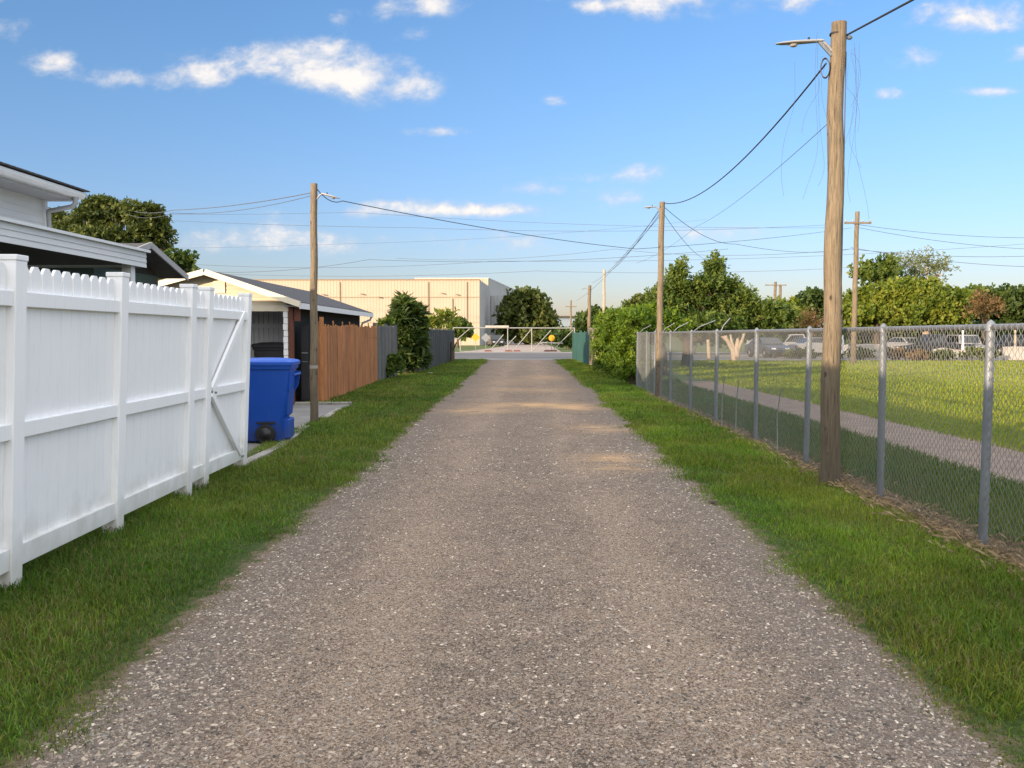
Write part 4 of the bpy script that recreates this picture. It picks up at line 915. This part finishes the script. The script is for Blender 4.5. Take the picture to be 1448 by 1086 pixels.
tree('tree', 'dark green tree at the right edge of the photo', 92, [(1412, 430, 28, 22), (1440, 432, 26, 20), (1425, 450, 34, 20), (1462, 436, 28, 26)], 12000, .5, 1., 'dark', tr=.3, group=G2)
tree('tree', 'dark tree beyond the right edge of the field', 88, [(1500, 430, 34, 30), (1530, 440, 34, 24)], 5000, .6, 1., 'dark', tr=.3, group=G2)
# under the row: low dark shrubs
for i, (px, Y, r, lab) in enumerate(((1055, 79, 34, 'dark shrubs behind the white parked pickup'), (1120, 82, 34, 'dark shrubs left of the nearest pole'), (1215, 80, 36, 'dark shrubs behind the low white wall'), (1275, 80, 36, 'dark shrubs left of the parked black pickup'), (1345, 82, 40, 'dark shrubs behind the black pickup'), (1420, 84, 42, 'dark shrubs at the right edge behind the lot'), (1000, 76, 36, 'dark shrubs under the big two topped tree'))):
    tree('shrub', lab, Y, [(px - r * .5, 474, r * .8, 14), (px + r * .5, 476, r * .8, 14)], 3600, .42, .7, 'dark', tr=.08, cat='shrub', group='dark shrubs below the trees')
# dry weeds at the field edge
for i, (px, py, Y, r, pal, lab) in enumerate(((1385, 503, 56, 22, 'olive', 'low olive bush in front of the broken pale wall'), (1265, 504, 57, 16, 'brown', 'brown weedy clump below the black pickup'), (1330, 506, 56, 16, 'olive', 'thin weeds in front of the broken wall'), (1215, 505, 58, 18, 'olive', 'thin weeds beside the foot of the field pole'), (1130, 506, 60, 24, 'olive', 'thin weeds along the field edge below the parked pickup'), (1298, 508, 56, 14, 'brown', 'brown dead weeds at the field edge'))):
    tree('weed_clump', lab, Y, [(px, py, r, 6), (px + r * .5, py + 1, r * .6, 5)], 900, .22, .4, pal, tr=.02, cat='weeds', up=.6)
# left shrubs
tree('shrub', 'tall dark spiky shrub in front of the grey board fence', 35.5, [(571, 452, 11, 20), (561, 468, 12, 16), (584, 466, 12, 20), (574, 492, 22, 24), (568, 516, 17, 14), (588, 513, 13, 14), (588, 452, 7, 12), (572, 438, 6, 9)], 15000, .40, .32, 'dark', tr=.10, cat='shrub', up=.9, aspect=.10)
tree('bush', 'small round green bush at the foot of the grey board fence', 32, [(556, 517, 12, 13), (548, 524, 9, 9)], 2600, .14, .22, 'mid', tr=.03, cat='bush', up=.5)
tree('shrub', 'small leafy shoots over the cedar fence top', 33.5, [(540, 459, 5, 4), (545, 463, 6, 5)], 250, .18, .3, 'mid', tr=.02, cat='shrub')
# banana like plant leaf behind the fence
tree('bush', 'pale drooping bush behind the dark fence in front of the warehouse', 75, [(622, 462, 10, 6), (630, 452, 14, 4), (612, 468, 10, 6)], 500, .6, .9, 'yellow', tr=.08, cat='bush', aspect=.18)
# right hedge: clipped leafy columns
HG = 'leafy hedge bushes at the end of the chain link fence'
for i, (px, Y, r, lab) in enumerate(((893, 27.9, 24, 'nearest hedge bush, overhanging the end of the chain link fence'), (872, 31.5, 22, 'middle hedge bush right of the alley'), (858, 35.5, 18, 'farthest hedge bush beside the tan board fence'))):
    cx_ = W(px, 500, Y)
    tree('hedge_bush', lab, Y, [(px, 462 + i, r, 22, 0), (px - 3, 490, r, 26, 0), (px + 2, 515, r * .9, 22, .2), (px, 474 + 1980 / Y - 12, r * .95, 16, 0), (px + r * .5, 450, r * .7, 10, .8), (px + r * .8, 475, r * .7, 26, 1.2)] , 15000, .12, .34, 'hedge', tr=.10, cat='hedge', group=HG, leafm='hedge', up=.6, droop=.1, aspect=.2, dd=.9)
tree('hedge_bush', 'low green hedge bush behind the second right pole', 33, [(915, 455, 24, 18), (940, 462, 26, 14), (905, 470, 20, 18)], 9000, .15, .4, 'hedge', tr=.08, cat='hedge', leafm='hedge', up=.4)
# bare forked trunk in the field
bt = MB(); B = W(1040, 508, 56)
for dx_, dz_, r in ((-.9, 2.1, .12), (.25, 1.9, .12), (.7, 2.3, .1), (-.45, 2.4, .08)):
    bt.tube([(B.x, B.y, -.05), (B.x + dx_ * .2, B.y, .7), (B.x + dx_ * .6, B.y + .05, 1.3), (B.x + dx_, B.y, dz_)], [.24, r * 1.4, r, r * .5], 7)
bt.tube([(B.x - .5, B.y, 1.2), (B.x - 1.3, B.y, 1.9), (B.x - 1.4, B.y, 1.8)], [.1, .07, .03], 6)
tag(bt.build('bare_tree', M['palebark']), 'pale bare forked tree trunk at the far edge of the field', 'tree')
bt = MB(); B = W(1003, 508, 56); bt.tube([(B.x, B.y, -.05), (B.x - .1, B.y, 1.4), (B.x - .05, B.y, 1.9)], [.13, .11, .05], 7); bt.tube([(B.x - .1, B.y, 1.5), (B.x - .5, B.y, 1.9)], [.07, .03], 6)
tag(bt.build('dead_tree', M['palebark']), 'thin bare trunk left of the forked pale tree', 'tree')

# ---------------------------------------------------------------- warehouse and far buildings
wh = empty('warehouse', (-30, 145, 0), 'long tan corrugated metal warehouse across the street', 'warehouse')
Z1 = 10.3
A_ = Vector((-80, 140, 0)); B_ = Vector((-6.9, 140, 0)); C_ = Vector((-5.9, 163, 0))
def ribbed(mb, a, b_, z0, z1, pitch, n_, dpt=.08):
    d = (b_ - a); L = d.length; d.normalize(); nrm = Vector((d.y, -d.x, 0)); k = int(L / pitch)
    for i in range(k):
        p0 = a + d * (i * L / k); p1_ = a + d * ((i + .82) * L / k); p2_ = a + d * ((i + .88) * L / k); p3_ = a + d * ((i + .94) * L / k); p4_ = a + d * ((i + 1) * L / k)
        o = nrm * dpt
        for q, r_ in ((p0, p1_), (p1_, p2_ + o), (p2_ + o, p3_ + o), (p3_ + o, p4_)): mb.quad((q.x, q.y, z0), (r_.x, r_.y, z0), (r_.x, r_.y, z1), (q.x, q.y, z1))
mb = MB(); ribbed(mb, A_, B_, 3.6, Z1, .48, 1, .035); mb.build('front_siding', M['wh'], wh)
mb = MB(); ribbed(mb, A_ + Vector((0, .12, 0)), B_ + Vector((0, .12, 0)), 0, 3.6, .48, 1, .035); mb.build('lower_wall', M['whcream'], wh)
mb = MB(); ribbed(mb, B_, C_, 0, Z1, .5, 1, .03); mb.build('end_wall', M['whgrey'], wh)
mb = MB(); mb.box(-80, -6.85, 139.85, 163, Z1, Z1 + .12); mb.build('roof_edge', M['wh_trim'], wh)
mb = MB(); mb.box(-80, -6.9, 139.86, 139.9, 7.57, 7.63); mb.build('seam_strip', M['wh_trim'], wh)
for i, x in enumerate((-42, -29, -20.6, -15.0, -11.2, -8.9)):
    MB().box(x - .045, x + .045, 139.8, 139.9, 3.0, 7.4 + (i % 2) * 2.6).build('downpipe', M['wh_trim'], wh)
for i, (x, z) in enumerate(((-37, 8.2), (-31.5, 8.0), (-25.5, 8.1), (-22.8, 7.6), (-19.6, 7.9), (-12.8, 8.2), (-10.5, 8.0))):
    mb = MB(); mb.box(x - .14, x + .14, 139.5, 139.8, z - .08, z + .08); mb.prism([(x - .16, 139.5, z + .09), (x + .16, 139.5, z + .09), (x + .16, 139.3, z - .10), (x - .16, 139.3, z - .10)], (0, .06, 0)); mb.build('wall_lamp', M['wh_trim'], wh)
# taller hall behind the end wall
w2 = empty('warehouse_hall', (-4, 175, 0), 'taller grey hall with a cream front joined behind the warehouse', 'warehouse')
mb = MB(); ribbed(mb, Vector((-20, 163.2, 0)), Vector((-6.4, 163.2, 0)), 0, 12.0, 1., 1); mb.build('front_wall', M['whcream'], w2)
mb = MB(); ribbed(mb, Vector((-6.4, 163.2, 0)), Vector((-2.0, 205, 0)), 0, 12.0, 1., 1); mb.build('side_wall', M['whgrey'], w2)
mb = MB(); mb.prism([(-20, 163.2, 12.0), (-6.35, 163.2, 12.0), (-1.95, 205, 12.0), (-20, 205, 12.0)], (0, 0, .15)); mb.build('roof', M['flatroof'], w2)
mb = MB(); ribbed(mb, Vector((-5.85, 161, 0)), Vector((-3.2, 161.0, 0)), 0, 8.8, .6, 1); ribbed(mb, Vector((-3.2, 161, 0)), Vector((-2.0, 185, 0)), 0, 8.8, .8, 1); mb.quad((-5.85, 161, 8.8), (-3.2, 161, 8.8), (-2, 185, 8.8), (-5.85, 185, 8.8)); mb.build('annex_wall', M['whgrey'], w2)
MB().box(-5.0, -4.1, 160.85, 160.98, 5.9, 7.0).build('window', M['glass'], w2)
wb = empty('building', (12, 210, 0), 'low white building with flat roof behind the scrub', 'building')
MB().box(6.5, 15.5, 210, 225, 0, 5.75).build('wall', M['white'], wb); MB().box(6.2, 15.8, 209.7, 225.3, 5.75, 6.15).build('roof', M['wh_trim'], wb)

# ---------------------------------------------------------------- street barrier
BY = 87.
br = empty('barrier_gate', (0, BY, 0), 'wide tubular metal barrier gate across the driveway mouth', 'gate')
def bp(px, py): return W(px, py, BY)
def bt_(n_, pts, r, m='barrier'): return MB().tube([bp(*p) for p in pts], r, 6).build(n_, M[m], br)
bt_('top_rail', [(640.7, 463.5), (813, 464)], .055); bt_('bottom_rail', [(651, 497), (783, 497)], .045)
for px, y0, y1 in ((641, 463.5, 484), (651, 479, 497), (718, 464, 498), (752, 464, 497), (812.5, 464, 488)): bt_('upright', [(px, y0), (px, y1)], .055)
for a, b_ in (((664, 465), (647, 479.5)), ((641, 477), (647, 480)), ((712, 473), (693, 496)), ((751, 466), (726, 496)), ((779, 467), (753, 496)), ((811, 466), (783, 494)), ((764, 483), (775, 496)), ((730, 475), (712, 494))): bt_('brace', [a, b_], .045)
bt_('rest_bar', [(766, 484.5), (796, 485.5)], .06)
for px in (690, 719, 731, 774, 783):
    p = bp(px, 497); MB().box(p.x - .32, p.x + .32, BY - .2, BY + .2, 0, .14).build('foot', M['rust'], br, bevel=.02)
p = bp(703, 462); MB().box(p.x - 1.15, p.x + 1.15, BY - .14, BY - .06, p.z - .1, p.z + .12).build('board', M['palewall'], br)
def diamond(label, px, py, r, m, rot=45, k=4):
    p = W(px, py, BY - .2); a0 = R(0 if k == 4 else 22.5)
    root = empty('road_sign', (p.x, p.y, 0), label, 'sign')
    MB().prism([(p.x + r * math.cos(a0 + 2 * math.pi * i / k), p.y, p.z + r * math.sin(a0 + 2 * math.pi * i / k)) for i in range(k)], (0, .03, 0)).build('plate', M[m], root)
    MB().tube([(p.x, p.y + .06, 0), (p.x, p.y + .06, p.z + .1)], .03, 6).build('post', M['galv'], root)
diamond('yellow diamond sign plate on the left leaf of the barrier', 672.5, 477, .42, 'yellow')
diamond('plain grey diamond plate beside the yellow diamond sign', 687, 477.5, .46, 'galv')
diamond('orange round reflector sign near the right end of the barrier', 780, 478, .30, 'yellow', k=16)

# ---------------------------------------------------------------- vehicles
def car(label, loc, rz, paint, L=4.4, Wd=1.75, kind='sedan', cat='car', name='parked_car', group='vehicles parked beyond the field'):
    root = empty(name, (0, 0, 0), label, cat, group); r = .33; xf, xb = L * .31, -L * .29
    def arch(cx_, rr): return [(cx_ + rr * math.cos(a), .30 + rr * math.sin(a)) for a in np.linspace(0, math.pi, 9)]
    lo = [(L / 2, .35), (L / 2 + .02, .55), (L / 2 - .08, .74), (L * .20, .92), (-L * .36, .95), (-L / 2 + .03, .90), (-L / 2, .60), (-L / 2 + .02, .33), ]
    pts = [(L / 2, .28)] + lo[1:] + [(xb - .40, .28)] + arch(xb, .38)[::-1] + [(xf - .40, .28)] + arch(xf, .38)[::-1]
    mb = MB(); mb.prism([(x, -Wd / 2, z) for x, z in pts], (0, Wd, 0)); mb.build('body', M[paint], root, bevel=.05)
    if kind == 'sedan': cb2 = [(L * .22, .93), (L * .06, 1.40), (-L * .20, 1.42), (-L * .38, .95)]
    elif kind == 'suv': cb2 = [(L * .24, .92), (L * .13, 1.62), (-L * .42, 1.64), (-L * .48, .93)]
    else: cb2 = [(L * .24, .92), (L * .13, 1.66), (-L * .08, 1.68), (-L * .11, .93)]
    mb = MB(); w1, w2_ = Wd / 2 - .06, Wd / 2 - .18; n = 4
    vs = [(x, -(w1 if i in (0, 3) else w2_), z) for i, (x, z) in enumerate(cb2)] + [(x, (w1 if i in (0, 3) else w2_), z) for i, (x, z) in enumerate(cb2)]
    mb._add(vs, [(3, 2, 1, 0), (4, 5, 6, 7)] + [(i, (i + 1) % 4, 4 + (i + 1) % 4, 4 + i) for i in range(4)]); mb.build('cabin', M[paint], root, bevel=.03)
    c = np.mean(cb2, 0)
    for s in (-1, 1):
        q = [((x - c[0]) * .86 + c[0], (z - c[1]) * .72 + c[1] + .03) for x, z in cb2]
        zz = lambda z: w1 + (w2_ - w1) * (z - .93) / (cb2[1][1] - .93)
        MB().quad(*[(x, s * (zz(z) + .008), z) for x, z in q]).prism([(q[0][0], s * (zz(q[0][1]) + .004), q[0][1]), (q[1][0], s * (zz(q[1][1]) + .004), q[1][1]), (q[2][0], s * (zz(q[2][1]) + .004), q[2][1])], (0, s * .004, 0)).build('side_window', M['glass'], root)
        MB().box(L / 2 - .10, L / 2 + .03, s * Wd * .30 - .16, s * Wd * .30 + .16, .58, .70).build('headlight', M['lightlens'], root, bevel=.02)
        MB().box(-L / 2 - .015, -L / 2 + .05, s * Wd * .36 - .12, s * Wd * .36 + .12, .66, .80).build('tail_light', M['rust'], root, bevel=.02)
        for x in (xf, xb):
            wl = MB().lathe((x, s * (Wd / 2 - .12), r), (0, s, 0), [(-.09, .2), (-.09, r - .02), (-.06, r), (.09, r), (.115, r - .03), (.118, .2)], 18).build('wheel', M['tyre'], root)
            MB().lathe((x, s * (Wd / 2 - .01), r), (0, s, 0), [(-.02, .2), (.006, .19), (.012, .05)], 14).build('rim', M['chrome'], wl)
    (x0, z0), (x1, z1) = cb2[0], cb2[1]
    for (xa, za), (xb2, zb2), sg_ in ((cb2[0], cb2[1], 1), (cb2[3], cb2[2], -1)):
        a = Vector((xa, 0, za)).lerp(Vector((xb2, 0, zb2)), .12); b_ = Vector((xa, 0, za)).lerp(Vector((xb2, 0, zb2)), .88)
        o = Vector((sg_ * .012, 0, .006)); wa, wb_ = w1 - .10, w2_ - .06
        MB().quad((a.x + o.x, -wa, a.z + o.z), (a.x + o.x, wa, a.z + o.z), (b_.x + o.x, wb_, b_.z + o.z), (b_.x + o.x, -wb_, b_.z + o.z)).build('windscreen', M['glass'], root)
    MB().box(L / 2 - .02, L / 2 + .05, -Wd * .46, Wd * .46, .33, .47).build('bumper', M['black'], root, bevel=.02)
    root.location = loc; root.rotation_euler = (0, 0, rz); return root
def gp(px, Y): p = W(px, 480, Y); return (p.x, Y, .008)
car('small dark blue car parked nose out at the far edge of the field', gp(1086, 64), R(-80), 'carblue', 4.1)
car('white pickup with open bed parked left of the nearest pole', gp(1128, 70), R(170), 'carwhite', 4.9, 1.85, 'pickup', 'pickup', 'parked_pickup')
car('low white car half hidden behind the nearest pole', gp(1158, 67), R(8), 'carwhite', 4.2)
car('long black pickup parked behind the pale broken wall', gp(1322, 68), R(184), 'carblack', 5.2, 1.9, 'pickup', 'pickup', 'parked_pickup')
car('white car facing out beside the black pickup', gp(1365, 69), R(-95), 'carwhite', 4.3, 1.75, 'suv')
car('white car in shade left of the black pickup, under the trees', gp(1283, 71), R(-70), 'carwhite', 4.2)
car('dark car under the trees at the right edge', gp(1432, 71), R(175), 'carblack', 4.5, 1.8, 'suv')
car('black vehicle parked on the left side beyond the barrier', (-4.0, 128, 0), R(-80), 'carblack', 4.5, 1.85, 'suv')
# pale low walls and rubble at the field edge
def wall(label, px0, px1, Y, h, n=6):
    a, b_ = W(px0, 500, Y), W(px1, 500, Y); mb = MB(); pts = []
    for i in range(n + 1): pts.append((a.x + (b_.x - a.x) * i / n, Y + random.uniform(-.1, .1), h * random.uniform(.85, 1.1)))
    mb.prism([(a.x, Y, 0), (b_.x, Y, 0)] + pts[::-1], (0, .35, 0)); tag(mb.build('low_wall', M['palewall'], bevel=.04), label, 'wall')
wall('low pale broken wall in front of the black pickup', 1322, 1400, 58.5, .75)
wall('low pale broken wall at the right edge of the field', 1422, 1500, 57, .80)
wall('low white block wall right of the tall field pole', 1206, 1252, 65, .95, 4)
wall('short white block wall left of the tall field pole', 1188, 1200, 65, .95, 2)
wall('thin white slab below the parked pickup', 1096, 1118, 63, .3, 2)
for px, py0, m, lab in ((1362, 464, 'white', 'thin white post in the parking lot'), (1436, 466, 'palebark', 'thin tan leaning post at the right edge of the lot'), (1192, 474, 'white', 'short white post between the two poles')):
    p = W(px, py0, 62); tag(MB().tube([(p.x, p.y, 0), (p.x + .02, p.y, p.z * .5), (p.x - .02, p.y, p.z)], [.09, .08, .06], 8).build('marker_post', M[m]), lab, 'post')
# roof of a house behind the trees
hb = empty('house', W(1150, 470, 88), 'low building with pale roof half hidden behind the brown scrub', 'house')
hb.location.z = 0; x_ = hb.location.x
MB().box(x_ - 5, x_ + 6, 88, 95, 0, 2.2).build('wall', M['whgrey'], hb); MB().prism([(x_ - 5.4, 87.6, 2.2), (x_ - 5.4, 95.4, 2.2), (x_ - 5.4, 91.5, 3.0)], (11.8, 0, 0)).build('roof', M['flatroof'], hb)
# litter
for i, (px, py, m, s, lab) in enumerate(((609, 529, 'white', .10, 'small white scrap of litter on the left verge'), (632, 523, 'white', .08, 'tiny white scrap near the stump on the left verge'), (1008, 716, 'bark', .035, 'small dark dead leaf on the right edge of the alley'))):
    Yg = 2000 / (py - 474); p = W(px, py, Yg); mb = MB(); mb.prism([(p.x + s * math.cos(a) * random.uniform(.6, 1.2), Yg + s * math.sin(a) * random.uniform(.6, 1.2), .03) for a in np.linspace(0, 5.3, 7)], (0, 0, s * .35))
    tag(mb.build('litter', M[m]), lab, 'litter')
